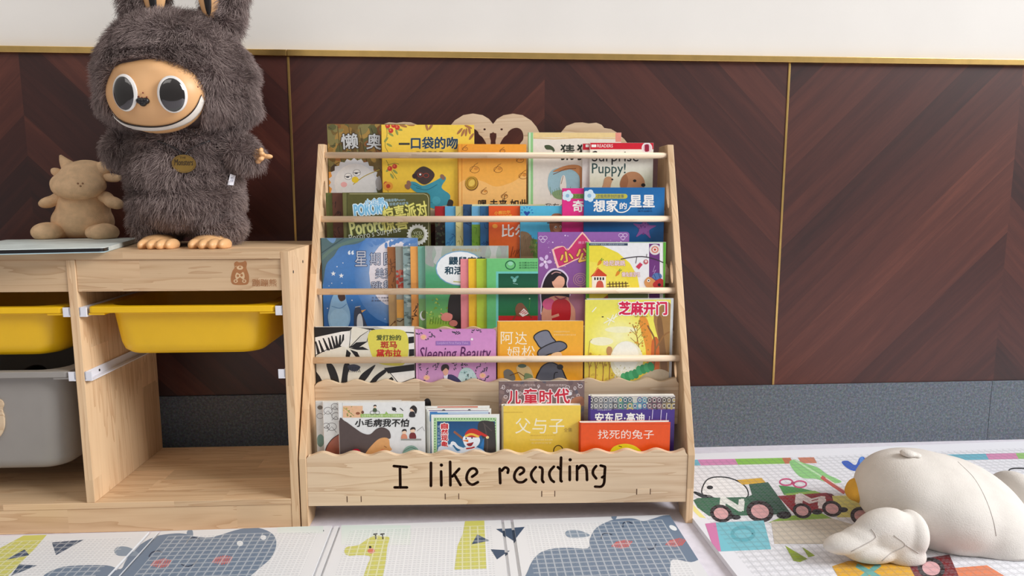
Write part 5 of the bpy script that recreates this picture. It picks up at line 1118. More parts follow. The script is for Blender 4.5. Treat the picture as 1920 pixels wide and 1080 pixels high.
def disc(name, px, py, rx, rz, dep, mat, off=0.0, roll=0.0):
    p, n = on_face(px, py, off); n = (n + Vector((0, -0.35, 0))).normalized(); y = -n; z = Vector((0, 0, 1)); x = y.cross(z).normalized(); z = x.cross(y)
    bm = bmesh.new(); bmesh.ops.create_uvsphere(bm, u_segments=32, v_segments=20, radius=1.0, matrix=Matrix.Translation(p) @ Matrix((x, y, z)).transposed().to_4x4() @ Matrix.Rotation(roll, 4, 'Y') @ Matrix.Diagonal((rx, dep, rz, 1)))
    return to_toy(from_bm(name, bm, mat, None, True))
for px, py, k in ((235, 174, 1.0), (323.5, 177, 1.0)):
    e = disc('eye', px, py, S(24)*k, S(31)*k, 0.007, M['eye_white'], 0.0005); i_ = disc('iris', px, py+1, S(21)*k, S(28.3)*k, 0.007, M['eye_dark'], 0.0022)
    i_.parent = e; i_.matrix_parent_inverse = Matrix(); i_['label'] = 'glossy dark iris'
bm = bmesh.new(); p, n = on_face(268.5, 191)
for c, r in (((-4.5, 1.5), 6.5), ((4.5, 1.5), 6.5), ((0, -2.5), 6.2), ((0, 1), 7)):
    bmesh.ops.create_icosphere(bm, subdivisions=3, radius=1.0, matrix=Matrix.Translation(p + Vector((S(c[0]), -0.001, S(c[1])))) @ Matrix.Diagonal((S(r), 0.006, S(r*0.85), 1)))
to_toy(from_bm('nose', bm, M['nose'], None, True))
def ribbon(name, up, lo, mat, off):
    vs, fs = [], []
    U_, L_ = smooth_open([Vector((*q, 0)) for q in up], 6), smooth_open([Vector((*q, 0)) for q in lo], 6)
    K = 5
    for a, b in zip(U_, L_):
        for k in range(K+1):
            q = a.lerp(b, k/K); p, n = on_face(q.x, q.y, off); vs.append(p)
    for i in range(len(U_)-1):
        for k in range(K): a = i*(K+1)+k; fs.append((a, a+1, a+K+2, a+K+1))
    o = mesh_obj(name, vs, fs, mat, None, True); fix_normals(o); md = o.modifiers.new('s', 'SOLIDIFY'); md.thickness = 0.0012; md.offset = 1; return to_toy(o)
sm = [(211, 211), (221, 222), (240, 231), (268, 236), (298, 236), (326, 230), (350, 217), (366, 200), (376, 178)]
lo = [(215, 221), (228, 232), (246, 240), (270, 244), (298, 244), (328, 239), (355, 228), (374, 210), (382, 190)]
o = ribbon('mouth_band', sm, lo, M['tooth'], 0.0006); o['label'] = 'plain white smile band'
ribbon('mouth_line', [(q[0], q[1]-1.0) for q in sm], [(q[0], q[1]+0.8) for q in sm], M['nose'], 0.0016)
M['blush'] = plain('pink_blush', (226, 140, 110), 0.5, var=0.05); M['freckle'] = plain('dark_freckle', (120, 40, 34), 0.5)
bm = bmesh.new()
for px, py in ((260, 181), (266, 183), (275, 182), (268, 174), (373, 153), (377, 158), (371, 163), (378, 166)):
    p, n = on_face(px, py); bmesh.ops.create_icosphere(bm, subdivisions=2, radius=S(1.3), matrix=Matrix.Translation(p))
to_toy(from_bm('freckles', bm, M['freckle'], None, True))['kind'] = 'stuff'
for c, rx, rz in EARC:
    bm = bmesh.new(); bmesh.ops.create_uvsphere(bm, u_segments=28, v_segments=20, radius=1.0, matrix=Matrix.Translation(c) @ Matrix.Diagonal((rx, 0.012, rz, 1)))
    q = to_toy(from_bm('inner_ear', bm, M['vinyl'], None, True)); q['label'] = 'tan inner ear with dark hollow'
    bm = bmesh.new(); bmesh.ops.create_uvsphere(bm, u_segments=28, v_segments=20, radius=1.0, matrix=Matrix.Translation(c+Vector((0, -0.006, 0.0))) @ Matrix.Diagonal((rx*0.42, 0.009, rz*0.93, 1)))
    h_ = from_bm('ear_hollow', bm, M['nose'], None, True); h_.parent = q; h_.matrix_parent_inverse = Matrix()
def F3(px, py, dy): return D(px, py, dy)
hand = blob('hand', [(F3(482, 291, -0.02), (S(11), 0.012, S(12)), None), (F3(474, 292, -0.018), (S(10), 0.013, S(11)), None),
    (F3(494, 292, -0.024), (S(8), 0.0075, S(5)), None), (F3(503, 293.5, -0.026), (S(9), 0.007, S(4.8)), None),
    (F3(489, 283, -0.03), (S(4.6), 0.0075, S(7)), (0, 0.3, 0)), (F3(489, 298, -0.032), (S(6), 0.007, S(4.6)), None), (F3(484, 303, -0.028), (S(5.6), 0.007, S(4.6)), None), (F3(491, 288, -0.036), (S(5.6), 0.007, S(4.4)), None)], M['vinyl'], None, 0.0018, 3)
to_toy(hand)
def foot(cx, w):
    ps = [(D(cx, 452, -0.045), (S(w*0.86), 0.048, 0.021), None)]
    for k in range(4):
        x = cx - w*0.69 + k*w*0.46; ps.append((D(x, 457, -0.078 - (0.006 if k in (1, 2) else 0)), (S(w*0.25), 0.030, 0.013), None))
    ps = [((p[0].x, p[0].y, CH + (0.008 if i == 0 else 0.0075)), p[1], None) for i, p in enumerate(ps)]
    o = blob('foot', ps, M['vinyl'], None, 0.0024, 1)
    for v in o.data.vertices:
        if v.co.z < CH+0.0006: v.co.z = CH+0.0006
    return to_toy(o)
foot(298, 37); foot(394, 40)
M['gold'] = plain('gold_pendant', (196, 160, 90), 0.28, 1.0)
from mathutils.bvhtree import BVHTree
_bt = BVHTree.FromPolygons([v.co.copy() for v in body.data.vertices], [tuple(p.vertices) for p in body.data.polygons])
def on_suit(px, py, off):
    d = ray(px, py).normalized(); h_ = _bt.ray_cast(CAM, d); return h_[0] - d*off, h_[1]
pc, pn = on_suit(344.5, 307, 0.018)
pd = plate('pendant', [ellipse_pts(0, 0, S(21), S(16), 40)], 0, 0.0025, lambda a, b, d: (a, d, b), M['gold']); pd.location = pc - toy.location; pd.parent = toy
A = Art(lambda px, py: (S(px-344.5), S(307-py)), [(-1, 1, -1, 1)]); DK = (50, 36, 24)
A.text('THE', 338, 294.5, 349, 298, DK); A.text('Monsters', 328, 299, 361, 310, DK, bold=0.02, shear=0.2)
A.ring(344.5, 307, 19, 14, 0.9, (110, 84, 44), 30)
ink_mesh('lettering', ([], [], []), [A], lambda a, b, off, ri: (a, -0.0003-off, b), M['engrave'], pd)['label'] = 'dark script lettering'
bm = bmesh.new(); ch_ = [on_suit(a, b, 0.011)[0] for a, b in ((296, 264), (314, 271), (332, 280), (344, 291), (354, 281), (374, 271), (394, 264))]
add_tube(bm, [Vector(p) for p in smooth_open(ch_, 4)], 0.0022, 8); to_toy(from_bm('collar', bm, M['nose'], None, True))
wt, wn = on_suit(434, 337, 0.021); tg = plate('care_tag', [[(-S(9), -S(10)), (S(5), -S(10.5)), (S(10), S(8)), (-S(3), S(11))]], 0, 0.0006, lambda a, b, d: (a, d, b), M['white_pl']); tg.parent = toy; tg.location = wt - toy.location; tg.rotation_euler = (0.1, 0, math.atan2(wn.x, -wn.y)*0.8); tg['label'] = 'white fabric tag'
A = Art(lambda px, py: (S(px), -S(py)), [(-1, 1, -1, 1)]); A.text('EAC', -2, -5, 5, -2, (90, 96, 130), rot=-0.1); A.text('CE', -2, 0, 4, 4, (90, 96, 130), rot=-0.1)
ink_mesh('print', ([], [], []), [A], lambda a, b, off, ri: (a, -0.0002-off, b), M['print'], tg)

# ------------------------------------------------------------------ small beige plush cow
YC = -0.085
M['beige'] = plain('beige_plush', (226, 190, 150), 0.95, var=0.06, nscale=60, bump=0.5, bscale=500); M['beige_d'] = plain('beige_stitch', (150, 112, 82), 0.9)
CX = (at(153, 400, YC)-at(152, 400, YC)).length
def G(px, py, dy=0.0): return at(px, py, YC+dy)
cow = empty('plush_cow', (G(150, 455).x, YC, CH)); tag(cow, 'small plain beige plush cow sitting beside the big furry toy', 'plush toy')
def to_cow(o): o.parent = cow; o.matrix_parent_inverse = Matrix.Translation(-cow.location); return o
def q(px, py, dy, rx, ry, rz, rot=None): return (G(px, py, dy), (rx*CX, ry, rz*CX), rot)
to_cow(blob('body', [q(156, 415, 0.01, 56, 0.062, 40), q(157, 385, 0.008, 48, 0.052, 40), q(158, 362, 0.0, 34, 0.042, 34)], M['beige'], None, 0.005, 8))
to_cow(blob('head', [q(147, 346, -0.02, 50, 0.05, 28), q(145, 352, -0.035, 47, 0.042, 24), q(156, 328, -0.005, 42, 0.042, 27), q(163, 316, 0.0, 34, 0.034, 17)], M['beige'], None, 0.005, 8))
for hs in ([(136, 322), (128, 312), (120, 302), (113, 291)], [(184, 322), (196, 314), (206, 306), (213, 293)]):
    P_ = smooth_open([G(a, b, -0.002) for a, b in hs], 4); n_ = len(P_)-1
    R_ = [0.0165*(1-(i/n_)**1.6)+0.0025 for i in range(n_+1)]; bm = bmesh.new(); add_tube(bm, P_, R_, 14); to_cow(from_bm('horn', bm, M['beige'], None, True))
to_cow(blob('ear', [q(207, 333, -0.005, 22, 0.010, 9, (0, 0.1, 0)), q(222, 331, -0.005, 8, 0.006, 4)], M['beige'], None, 0.003, 3)); to_cow(blob('ear', [q(108, 324, -0.005, 14, 0.010, 9, (0, 0.5, 0))], M['beige'], None, 0.003, 3))
to_cow(blob('arm', [q(92, 379, -0.02, 20, 0.02, 11, (0, -0.3, 0)), q(110, 372, -0.01, 18, 0.02, 12, (0, -0.4, 0))], M['beige'], None, 0.004, 5)); to_cow(blob('arm', [q(213, 380, -0.02, 20, 0.02, 12, (0, 0.35, 0)), q(198, 370, -0.01, 16, 0.02, 12, (0, 0.45, 0))], M['beige'], None, 0.004, 5))
to_cow(blob('leg', [q(90, 435, -0.05, 27, 0.04, 19), q(108, 436, -0.02, 24, 0.04, 17)], M['beige'], None, 0.004, 6)); to_cow(blob('leg', [q(196, 436, -0.05, 24, 0.04, 18), q(186, 436, -0.02, 22, 0.04, 17)], M['beige'], None, 0.004, 6))
bm = bmesh.new()
for px, py in ((146, 344), (155, 344), (151, 349)): bmesh.ops.create_icosphere(bm, subdivisions=2, radius=0.0022, matrix=Matrix.Translation(G(px, py, -0.0765)))
to_cow(from_bm('muzzle_stitch', bm, M['beige_d'], None, True))
for o in list(cow.children):
    if o.type == 'MESH':
        for v in o.data.vertices:
            if v.co.z < CH+0.0106: v.co.z = CH+0.0106

# ------------------------------------------------------------------ play mats
def mat_mat(name, sx, wl, dd, lc):
    t = NT(name); a = t.n('ShaderNodeAttribute', attribute_name='ink').outputs[0]; gm = t.n('ShaderNodeAttribute', attribute_name='relief').outputs['Fac']
    sp = t.n('ShaderNodeSeparateXYZ', {0: t.n('ShaderNodeTexCoord').outputs['Object']}); x, y = sp.outputs[0], sp.outputs[1]
    fx = t.math('FRACT', t.math('DIVIDE', x, sx)); fy = t.math('FRACT', t.math('DIVIDE', y, sx))
    lx = t.math('LESS_THAN', t.math('ABSOLUTE', t.math('SUBTRACT', fx, 0.5)), 0.085); ly = t.math('LESS_THAN', t.math('ABSOLUTE', t.math('SUBTRACT', fy, 0.5)), 0.085)
    ln = t.math('MAXIMUM', lx, ly)
    ix = t.math('FRACT', t.math('MULTIPLY', fx, 2.0)); iy = t.math('FRACT', t.math('MULTIPLY', fy, 2.0))
    dash = t.math('MULTIPLY', t.math('LESS_THAN', t.math('ABSOLUTE', t.math('SUBTRACT', iy, 0.5)), 0.16), t.math('LESS_THAN', t.math('ABSOLUTE', t.math('SUBTRACT', ix, 0.5)), 0.3))
    m = t.math('MULTIPLY', ln, gm)
    t.set('Base Color', t.mix(t.math('MULTIPLY', m, wl), a, lin(lc))); t.set('Roughness', 0.42); t.set('Specular IOR Level', 0.45)
    dm = t.math('MULTIPLY', t.math('MULTIPLY', dash, gm), dd)
    t.set('Base Color', t.mix(dm, t.mix(t.math('MULTIPLY', m, wl), a, lin(lc)), lin((150, 158, 166))))
    t.bump(t.math('ADD', m, t.math('MULTIPLY', dm, -1.5)), 0.5, 0.0012); return t.m
M['mat'] = mat_mat('foam_mat', 0.0155, 0.36, 0.3, (240, 242, 244)); M['mat2'] = mat_mat('foam_mat_fine', 0.0175, 0.3, 0.28, (110, 114, 120))
def play_mat(label, org, ang, segs, v0, v1, th, mat, base, art, relief, margin):
    """segs: (u0, u1, height) strips of the folding mat; print clipped to every strip"""
    root = empty('play_mat', (org.x, org.y, 0.0), ang); tag(root, label, 'play mat')
    U_ = Vector((math.cos(ang), math.sin(ang), 0)); V_ = Vector((-math.sin(ang), math.cos(ang), 0))
    def mp(px, py): q_ = ground(px, py, th) - org; return q_.dot(U_), q_.dot(V_)
    A = Art(mp, [(a, b, v0, v1) for a, b, h in segs]); art(A)
    bv, bf, bc = [], [], []; b_ = lin(base)
    for a, b, h in segs:
        k = len(bv); bv += [(a, v0, 0.0004), (b, v0, 0.0004), (b, v1, 0.0004), (a, v1, 0.0004), (a, v0, h), (b, v0, h), (b, v1, h), (a, v1, h)]
        for f_ in ((3, 2, 1, 0), (4, 5, 6, 7), (0, 1, 5, 4), (1, 2, 6, 5), (2, 3, 7, 6), (3, 0, 4, 7)): bf.append(tuple(i+k for i in f_)); bc.append(b_)
    o = ink_mesh('mat_panels', (bv, bf, bc), [A], lambda a, b, off, ri: (a, b, segs[ri][2]+off*0.6), mat, root)
    # relief only inside each wide strip, away from its margins: refine by splitting the print where the margin runs
    bm = bmesh.new(); bm.from_mesh(o.data)
    cuts = []
    for a, b, h in segs:
        if b-a > 0.08: cuts += [((1, 0, 0), a+margin[0]), ((1, 0, 0), b-margin[0])]
    cuts += [((0, 1, 0), v0+margin[1]), ((0, 1, 0), v1-margin[1])]
    for n_, d_ in cuts: bmesh.ops.bisect_plane(bm, geom=bm.verts[:]+bm.edges[:]+bm.faces[:], plane_co=Vector(n_)*d_, plane_no=Vector(n_))
    ly = bm.faces.layers.float.new('relief')
    for f_ in bm.faces:
        c = f_.calc_center_median()
        ok = any(a+margin[0] < c.x < b-margin[0] and b-a > 0.08 for a, b, h in segs) and v0+margin[1] < c.y < v1-margin[1] and abs(f_.normal.z) > 0.5
        f_[ly] = 1.0 if ok and relief else 0.0
    bm.to_mesh(o.data); bm.free(); return root
TH = 0.011
def gz(px, py): return ground(px, py, TH)
A0, A1 = gz(590, 986.5), gz(1255, 965); d_ = A1-A0; MANG = math.atan2(d_.y, d_.x); MU = Vector((math.cos(MANG), math.sin(MANG), 0)); MV = Vector((-math.sin(MANG), math.cos(MANG), 0))
def mu(px, py): return (gz(px, py)-A1).dot(MU)
S_, R_, Y_, N_ = (112, 130, 152), (206, 96, 92), (206, 204, 106), (62, 82, 108)
def hippo(A, pts, eyes, cheeks, mouth, nost, tail):
    A.blob(pts, S_)
    for e_ in eyes: A.line(e_, 2.4, (44, 60, 84), True)
    for cx, cy, rx, ry in cheeks:
        A.ell(cx, cy, rx, ry, (196, 118, 116)); 
        for k in range(5): A.line([(cx-rx*0.9+k*rx*0.3, cy+ry*0.6-k*1.5), (cx-rx*0.3+k*rx*0.32, cy-ry*0.7)], 1.6, (206, 90, 86))
    A.line(mouth, 2, (66, 84, 110), True)
    for cx, cy in nost: A.ell(cx, cy, 7, 4.6, (226, 228, 232), 0.4)
    if tail: A.blob(tail, S_)
def art_left(A):
    A.poly([(50, 1001), (92, 998), (64, 1030), (10, 1085), (-60, 1140), (-60, 1060)], Y_)
    for t in (((97, 1017), (157, 1012), (105, 1041)), ((10, 1050), (46, 1030), (55, 1041)), ((20, 1080), (36, 1058), (70, 1060))): A.poly(t, N_)
    A.blob([(120, 1120), (80, 1085), (110, 1065), (150, 1060), (200, 1060), (226, 1066), (236, 1050), (258, 1024), (290, 1006), (330, 1000), (354, 1002), (360, 1005), (390, 1008), (410, 1004), (450, 992), (485, 990), (512, 1002), (518, 1022), (508, 1046), (486, 1066), (460, 1090), (430, 1130)], S_)
    A.blob([(350, 999), (353, 994), (360, 994), (362, 999), (361, 1006), (352, 1006)], (126, 142, 162))
    for e_ in ([(279, 1044), (285, 1036), (296, 1033), (305, 1036)], [(350, 1019), (354, 1011), (364, 1008), (375, 1011)], [(340, 1058), (350, 1062), (362, 1059), (370, 1051)]): A.line(e_, 2.2, (44, 60, 84), True)
    for cx, cy in ((301, 1056), (416, 1050)):
        for k in range(8): A.line([(cx-18+k*4.4, cy+9-abs(k-4)), (cx-10+k*4.2, cy-9+abs(k-4))], 2.2, (206, 96, 92))
    A.ell(450, 1019, 6, 5, (226, 230, 234)); A.ell(494, 1008, 5.4, 4.6, (226, 230, 234))
    A.blob([(214, 1034), (220, 1026), (236, 1025), (252, 1031), (262, 1040), (244, 1042), (222, 1042)], (136, 152, 170))
    for a_, b_ in (((568, 997), (588, 989)), ((578, 1000), (602, 990)), ((600, 989), (607, 996))): A.line([a_, b_], 2.6, (46, 62, 80))
    A.vgrad(520, 975, 606, 1000, [(206, 222, 216), (224, 230, 228)])
    # giraffe
    A.vgrad(640, 985, 770, 1022, [(214, 228, 222), (226, 230, 228)])
    A.blob([(646, 1036), (650, 1026), (672, 1022), (690, 1010), (704, 1004), (716, 1006), (730, 1008), (726, 1026), (722, 1060), (712, 1090), (682, 1090), (688, 1062), (694, 1044), (674, 1041), (654, 1042)], Y_)
    for x in (704, 717): A.line([(x, 1003), (x+1, 1011)], 2.4, BLK); A.line([(x-4, 1002), (x+4, 1001)], 2.4, BLK)
    A.ell(694, 1026, 2.6, 2.2, BLK); A.ell(696, 1033, 7, 5, (214, 120, 90)); 
    A.poly([(872, 977), (908, 976), (910, 1020), (912, 1066), (852, 1068), (858, 1024), (868, 1000)], Y_)
    for t in (((895, 1002), (884, 1021), (918, 1014)), ((920, 1030), (956, 1032), (932, 1049)), ((930, 992), (984, 988), (964, 1014))): A.poly(t, N_)
    A.blob([(985, 1110), (990, 1070), (1006, 1042), (1030, 1030), (1066, 1027), (1102, 1028), (1106, 1010), (1118, 990), (1142, 977), (1160, 973), (1186, 972), (1206, 977), (1226, 972), (1250, 966), (1275, 972), (1300, 1006), (1325, 1044), (1350, 1060), (1340, 1062), (1318, 1048), (1296, 1054), (1262, 1049), (1256, 1066), (1246, 1110), (1100, 1130)], S_)
    A.blob([(1146, 967), (1148, 961), (1156, 961), (1157, 967), (1154, 974), (1148, 973)], S_); A.blob([(1060, 1001), (1064, 995), (1080, 994), (1096, 998), (1106, 1004), (1092, 1008), (1068, 1008)], (134, 150, 168))
    for e_ in ([(1127, 1010), (1130, 1002), (1138, 1000), (1148, 1003)], [(1168, 989), (1169, 981), (1177, 978), (1186, 982)], [(1212, 1026), (1216, 1030), (1226, 1028), (1230, 1020)]): A.line(e_, 2.2, (44, 60, 84), True)
    for cx, cy, n_ in ((1165, 1021, 8), (1266, 1018, 8)):
        for k in range(n_): A.line([(cx-18+k*4.2, cy+8-abs(k-4)), (cx-8+k*4, cy-9+abs(k-4))], 2.2, (206, 96, 92))
    A.ell(1262, 990, 8, 4, (232, 236, 238), 0.5); A.blob([(1330, 1072), (1350, 1064), (1362, 1084), (1340, 1090)], (160, 216, 214))
uR = mu(1255, 965); us = [mu(x, y) for x, y in ((277, 999), (302, 997), (620, 992), (638, 990), (940, 980), (963, 979))]
seg = [(-1.5, us[0], TH), (us[0], us[0]+0.006, 0.006), (us[0]+0.006, us[1]-0.006, TH-0.001), (us[1]-0.006, us[1], 0.006), (us[1], us[2], TH), (us[2], us[2]+0.005, 0.006), (us[2]+0.005, us[3]-0.005, TH-0.001), (us[3]-0.005, us[3], 0.006), (us[3], us[4], TH), (us[4], us[4]+0.006, 0.006), (us[4]+0.006, us[5]-0.006, TH-0.001), (us[5]-0.006, us[5], 0.006), (us[5], 0.0, TH)]
play_mat('folding foam mat with grey hippos and a yellow giraffe, in front of the bookshelf', A1, MANG, seg, -1.0, 0.0, TH, M['mat'], (226, 227, 230), art_left, True, (0.022, 0.022))

B0, B1 = gz(1305, 985), gz(1378, 1080); d_ = B0-B1; RANG = math.atan2(d_.y, d_.x) - PI/2; 
RO = gz(1309, 985)
RU = Vector((math.cos(RANG), math.sin(RANG), 0)); RV = Vector((-math.sin(RANG), math.cos(RANG), 0))
bw = ((-0.012 - RO.y) - 2.1*abs(RU.y) if RU.y > 0 else (-0.012 - RO.y)) / RV.y
def ring_wheel(A, cx, cy, r): A.ell(cx, cy, r, r*0.78, (46, 34, 34), 0.25); A.ell(cx, cy, r*0.66, r*0.5, (222, 170, 172), 0.25)
def art_right(A):
    for x0, x1, c in ((1270, 1318, (120, 184, 206)), (1312, 1392, (216, 140, 186)), (1382, 1470, (140, 196, 76)), (1470, 1486, (196, 116, 76)), (1500, 1530, (206, 130, 100)), (1640, 1690, (70, 100, 190)), (1756, 1852, (110, 180, 200)), (1852, 1908, (214, 140, 180)), (1908, 1990, (150, 196, 110))):
        yy = lambda x: 863-(x-1300)*0.0205
        A.poly([(x0-4, yy(x0)-1), (x1-4, yy(x1)-1), (x1+2, yy(x1)+10), (x0+2, yy(x0)+10)], c)
    A.blob([(1480, 866), (1492, 862), (1506, 868), (1532, 876), (1552, 890), (1566, 896), (1578, 904), (1556, 906), (1530, 898), (1504, 896), (1488, 882)], (146, 206, 130)); A.line([(1490, 862), (1512, 876), (1545, 896)], 3, (190, 226, 180))
    A.line([(1540, 894), (1560, 908), (1584, 924)], 7, (196, 90, 80)); A.line([(1548, 896), (1588, 922)], 2, (236, 214, 206))
    A.blob([(1578, 866), (1590, 864), (1604, 872), (1612, 858), (1621, 858), (1624, 872), (1618, 882), (1600, 883), (1586, 876)], (52, 92, 190)); A.blob([(1612, 860), (1618, 857), (1622, 874), (1614, 878)], (86, 140, 220))
    A.poly([(1622, 858), (1650, 858), (1640, 866), (1624, 866)], (196, 76, 70)); A.poly([(1622, 874), (1646, 876), (1632, 884), (1620, 880)], (150, 50, 56)); A.poly([(1610, 884), (1636, 884), (1622, 892)], (150, 50, 56))
    # plain round white passenger and engine
    pa = [(1318, 928), (1322, 904), (1338, 895), (1366, 896), (1390, 906), (1402, 920), (1398, 934), (1360, 936)]; A.blob(pa, (240, 240, 242)); A.outl(pa, 2.4, (30, 28, 30))
    A.blob([(1300, 924), (1306, 922), (1330, 932), (1340, 938), (1322, 936)], (36, 40, 44)); A.line([(1320, 928), (1332, 930), (1342, 936)], 2, (30, 28, 30)); A.ell(1331, 914, 6, 3.6, (30, 28, 30))
    A.poly([(1382, 900), (1428, 896), (1436, 905), (1392, 909)], (216, 172, 60)); A.poly([(1404, 908), (1440, 904), (1482, 962), (1422, 968), (1396, 934), (1410, 928)], (58, 96, 76)); A.poly([(1300, 938), (1308, 934), (1396, 932), (1426, 966), (1330, 968), (1308, 952)], (64, 110, 84)); A.poly([(1426, 940), (1462, 936), (1482, 962), (1426, 966)], (48, 82, 66))
    A.text('N', 1352, 936, 1393, 955, (232, 236, 232), bold=0.05, rot=0.1)
    A.poly([(1300, 946), (1310, 958), (1324, 972), (1312, 970), (1300, 958)], (236, 228, 150))
    A.poly([(1460, 910), (1496, 914), (1540, 924), (1502, 930), (1470, 928)], (80, 150, 80)); A.poly([(1470, 926), (1528, 920), (1540, 926), (1484, 934)], (150, 190, 90)); A.poly([(1458, 930), (1548, 924), (1592, 956), (1490, 964)], (150, 44, 52)); A.poly([(1548, 924), (1560, 926), (1592, 952), (1584, 958)], (110, 32, 42))
    A.text('M', 1494, 931, 1545, 948, (238, 226, 226), bold=0.05, rot=0.12)
    A.ring(1474, 904, 12, 6, 3, (206, 84, 130)); A.ring(1500, 908, 12, 6, 3, (206, 84, 130)); A.ell(1487, 906, 4, 3, (190, 60, 110))
    A.poly([(1440, 980), (1470, 968), (1540, 962), (1564, 974), (1500, 978)], (140, 176, 66)); A.poly([(1560, 930), (1624, 928), (1640, 960), (1600, 970), (1570, 970)], (222, 212, 120))
    for x, y, r in ((1366, 968, 12), (1380, 970, 9), (1470, 966, 14), (1532, 960, 10), (1580, 956, 10)): A.ell(x, y, r, r*0.5, (34, 30, 32))
    for x, y, r in ((1352, 963, 21), (1425, 959, 26), (1504, 958, 18), (1560, 954, 19), (1616, 968, 22)): ring_wheel(A, x, y, r)
    A.poly([(1342, 980), (1432, 976), (1446, 1030), (1352, 1034)], (126, 196, 210)); A.poly([(1322, 982), (1342, 980), (1352, 1034), (1340, 1034)], (212, 130, 176)); A.ring(1393, 1001, 20, 12, 7, (100, 176, 190))
    A.poly([(1446, 978), (1560, 972), (1620, 990), (1600, 1020), (1452, 1020)], (206, 196, 180))
    A.poly([(1472, 1023), (1482, 1029), (1514, 1048), (1500, 1054), (1488, 1052)], (150, 172, 60)); A.poly([(1504, 1026), (1514, 1032), (1528, 1042), (1516, 1045)], (150, 172, 60))
    A.poly([(1560, 1062), (1590, 1052), (1700, 1050), (1720, 1090), (1580, 1096)], (226, 172, 56)); A.line([(1606, 1060), (1650, 1084)], 9, (110, 176, 170)); A.line([(1650, 1058), (1612, 1086)], 9, (110, 176, 170)); A.poly([(1780, 1066), (1850, 1060), (1900, 1090), (1800, 1096)], (226, 132, 90)); A.poly([(1700, 1052), (1780, 1040), (1800, 1086), (1720, 1090)], (120, 36, 40)); ring_wheel(A, 1746, 1066, 26)
    A.line([(1890, 888), (1894, 880), (1910, 878), (1940, 880)], 2.6, (30, 28, 30), True); A.line([(1890, 890), (1904, 898), (1940, 900)], 2.6, (30, 28, 30), True); A.ell(1912, 895, 9, 4, (30, 28, 30)); A.line([(1890, 906), (1904, 908), (1940, 916)], 3.4, (34, 36, 38), True); A.poly([(1904, 918), (1950, 912), (1950, 924)], (60, 104, 84))
    A.poly([(1900, 960), (1940, 950), (1940, 980), (1912, 976)], (206, 110, 150))
play_mat('foam mat printed with a letter train and trees, beside the bookshelf', RO, RANG, [(0.0, 2.1, TH)], -1.2, bw, TH, M['mat2'], (232, 232, 238), art_right, True, (0.03, 0.05))

# ------------------------------------------------------------------ white plush goose lying on the mat
YG = -0.535
M['goose'] = plain('white_plush', (216, 210, 203), 0.95, var=0.015, nscale=40, bump=0.35, bscale=420); M['beak'] = plain('mustard_plush', (222, 168, 62), 0.9, bump=0.4, bscale=420); M['seam'] = plain('grey_seam_thread', (186, 178, 172), 0.9)
GS = (at(1761, 950, YG)-at(1760, 950, YG)).length
def H(px, py, dy=0.0): return at(px, py, YG+dy)
def g_(px, py, dy, rx, ry, rz, rot=None): return (H(px, py, dy), (rx*GS, ry, rz*GS), rot)
goose = empty('plush_goose', (H(1770, 1050).x, YG, TH)); tag(goose, 'big white plush goose slumped on the printed mat, mustard beak to the left', 'plush toy')
def to_g(o, flat=True):
    o.parent = goose; o.matrix_parent_inverse = Matrix.Translation(-goose.location)
    for v in o.data.vertices:
        if v.co.z < TH+0.0012: v.co.z = TH+0.0012
    return o
gb_ = to_g(blob('body', [g_(1745, 940, 0.03, 128, 0.15, 88, (0, 0.30, 0)), g_(1700, 925, 0.02, 84, 0.115, 72), g_(1790, 955, 0.035, 118, 0.155, 92, (0, 0.5, 0)), g_(1815, 985, 0.02, 92, 0.14, 76, (0, 0.6, 0)), g_(1838, 1012, 0.0, 62, 0.11, 52)], M['goose'], None, 0.007, 12))
to_g(blob('tail', [g_(1872, 1030, -0.03, 34, 0.06, 30, (0, 0.7, 0)), g_(1905, 1066, -0.06, 42, 0.06, 34, (0, 0.8, 0)), g_(1935, 1092, -0.08, 40, 0.055, 32)], M['goose'], None, 0.006, 8))
to_g(blob('leg', [g_(1905, 930, 0.09, 36, 0.07, 46), g_(1935, 985, 0.07, 34, 0.06, 50)], M['goose'], None, 0.006, 6))
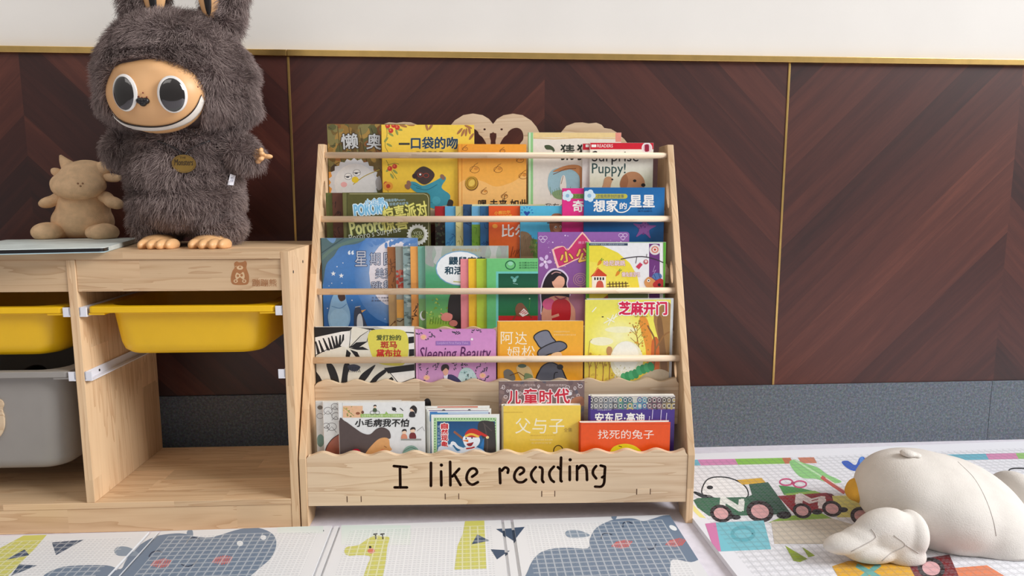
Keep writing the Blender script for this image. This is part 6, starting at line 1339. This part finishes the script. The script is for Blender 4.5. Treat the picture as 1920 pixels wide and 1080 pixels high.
to_g(blob('beak', [g_(1615, 920, 0.06, 25, 0.035, 23, (0, 0.1, 0)), g_(1597, 925, 0.058, 8, 0.026, 13)], M['beak'], None, 0.004, 6))
to_g(blob('head_tuft', [g_(1702, 850, 0.02, 13, 0.016, 6), g_(1716, 853, 0.02, 10, 0.014, 5)], M['goose'], None, 0.003, 3))
wing = to_g(blob('wing', [g_(1672, 1003, -0.092, 60, 0.03, 44, (0, 0.25, 0)), g_(1590, 1018, -0.100, 42, 0.026, 17, (0, -0.12, 0)), g_(1630, 1034, -0.100, 48, 0.026, 19, (0, 0.1, 0)), g_(1696, 1040, -0.096, 36, 0.028, 27, (0, 0.2, 0)), g_(1650, 985, -0.092, 46, 0.03, 26, (0, -0.35, 0)), g_(1610, 1008, -0.096, 40, 0.026, 20, (0, -0.4, 0)), g_(1706, 1000, -0.085, 26, 0.04, 40)], M['goose'], None, 0.0045, 2))
def surf_line(name, pts, host, rad, mat):
    from mathutils.bvhtree import BVHTree
    bt = BVHTree.FromObject(host, bpy.context.evaluated_depsgraph_get()); P_ = []
    mw = host.matrix_world.inverted() if False else Matrix()
    bvh = BVHTree.FromPolygons([v.co.copy() for v in host.data.vertices], [tuple(p.vertices) for p in host.data.polygons])
    for q_ in smooth_open([Vector((*p, 0)) for p in pts], 5):
        d = ray(q_.x, q_.y).normalized(); h_ = bvh.ray_cast(CAM, d)
        if h_[0] is not None: P_.append(h_[0] - d*rad*0.2)
    if len(P_) < 2: return None
    bm = bmesh.new(); add_tube(bm, P_, rad, 6); return from_bm(name, bm, mat, None, True)
for nm, pts, host, r in (('seam', [(1796, 866), (1826, 896), (1848, 935), (1862, 975), (1868, 1005)], gb_, 0.0007), ('feather_crease', [(1634, 992), (1641, 1003), (1637, 1012), (1596, 1034)], wing, 0.001), ('feather_crease', [(1676, 1004), (1697, 1022), (1672, 1036), (1653, 1052)], wing, 0.001), ('feather_crease', [(1698, 1022), (1722, 1037)], wing, 0.001)):
    o = surf_line(nm, pts, host, r, M['seam'])
    if o: o.parent = goose; o.matrix_parent_inverse = Matrix.Translation(-goose.location)
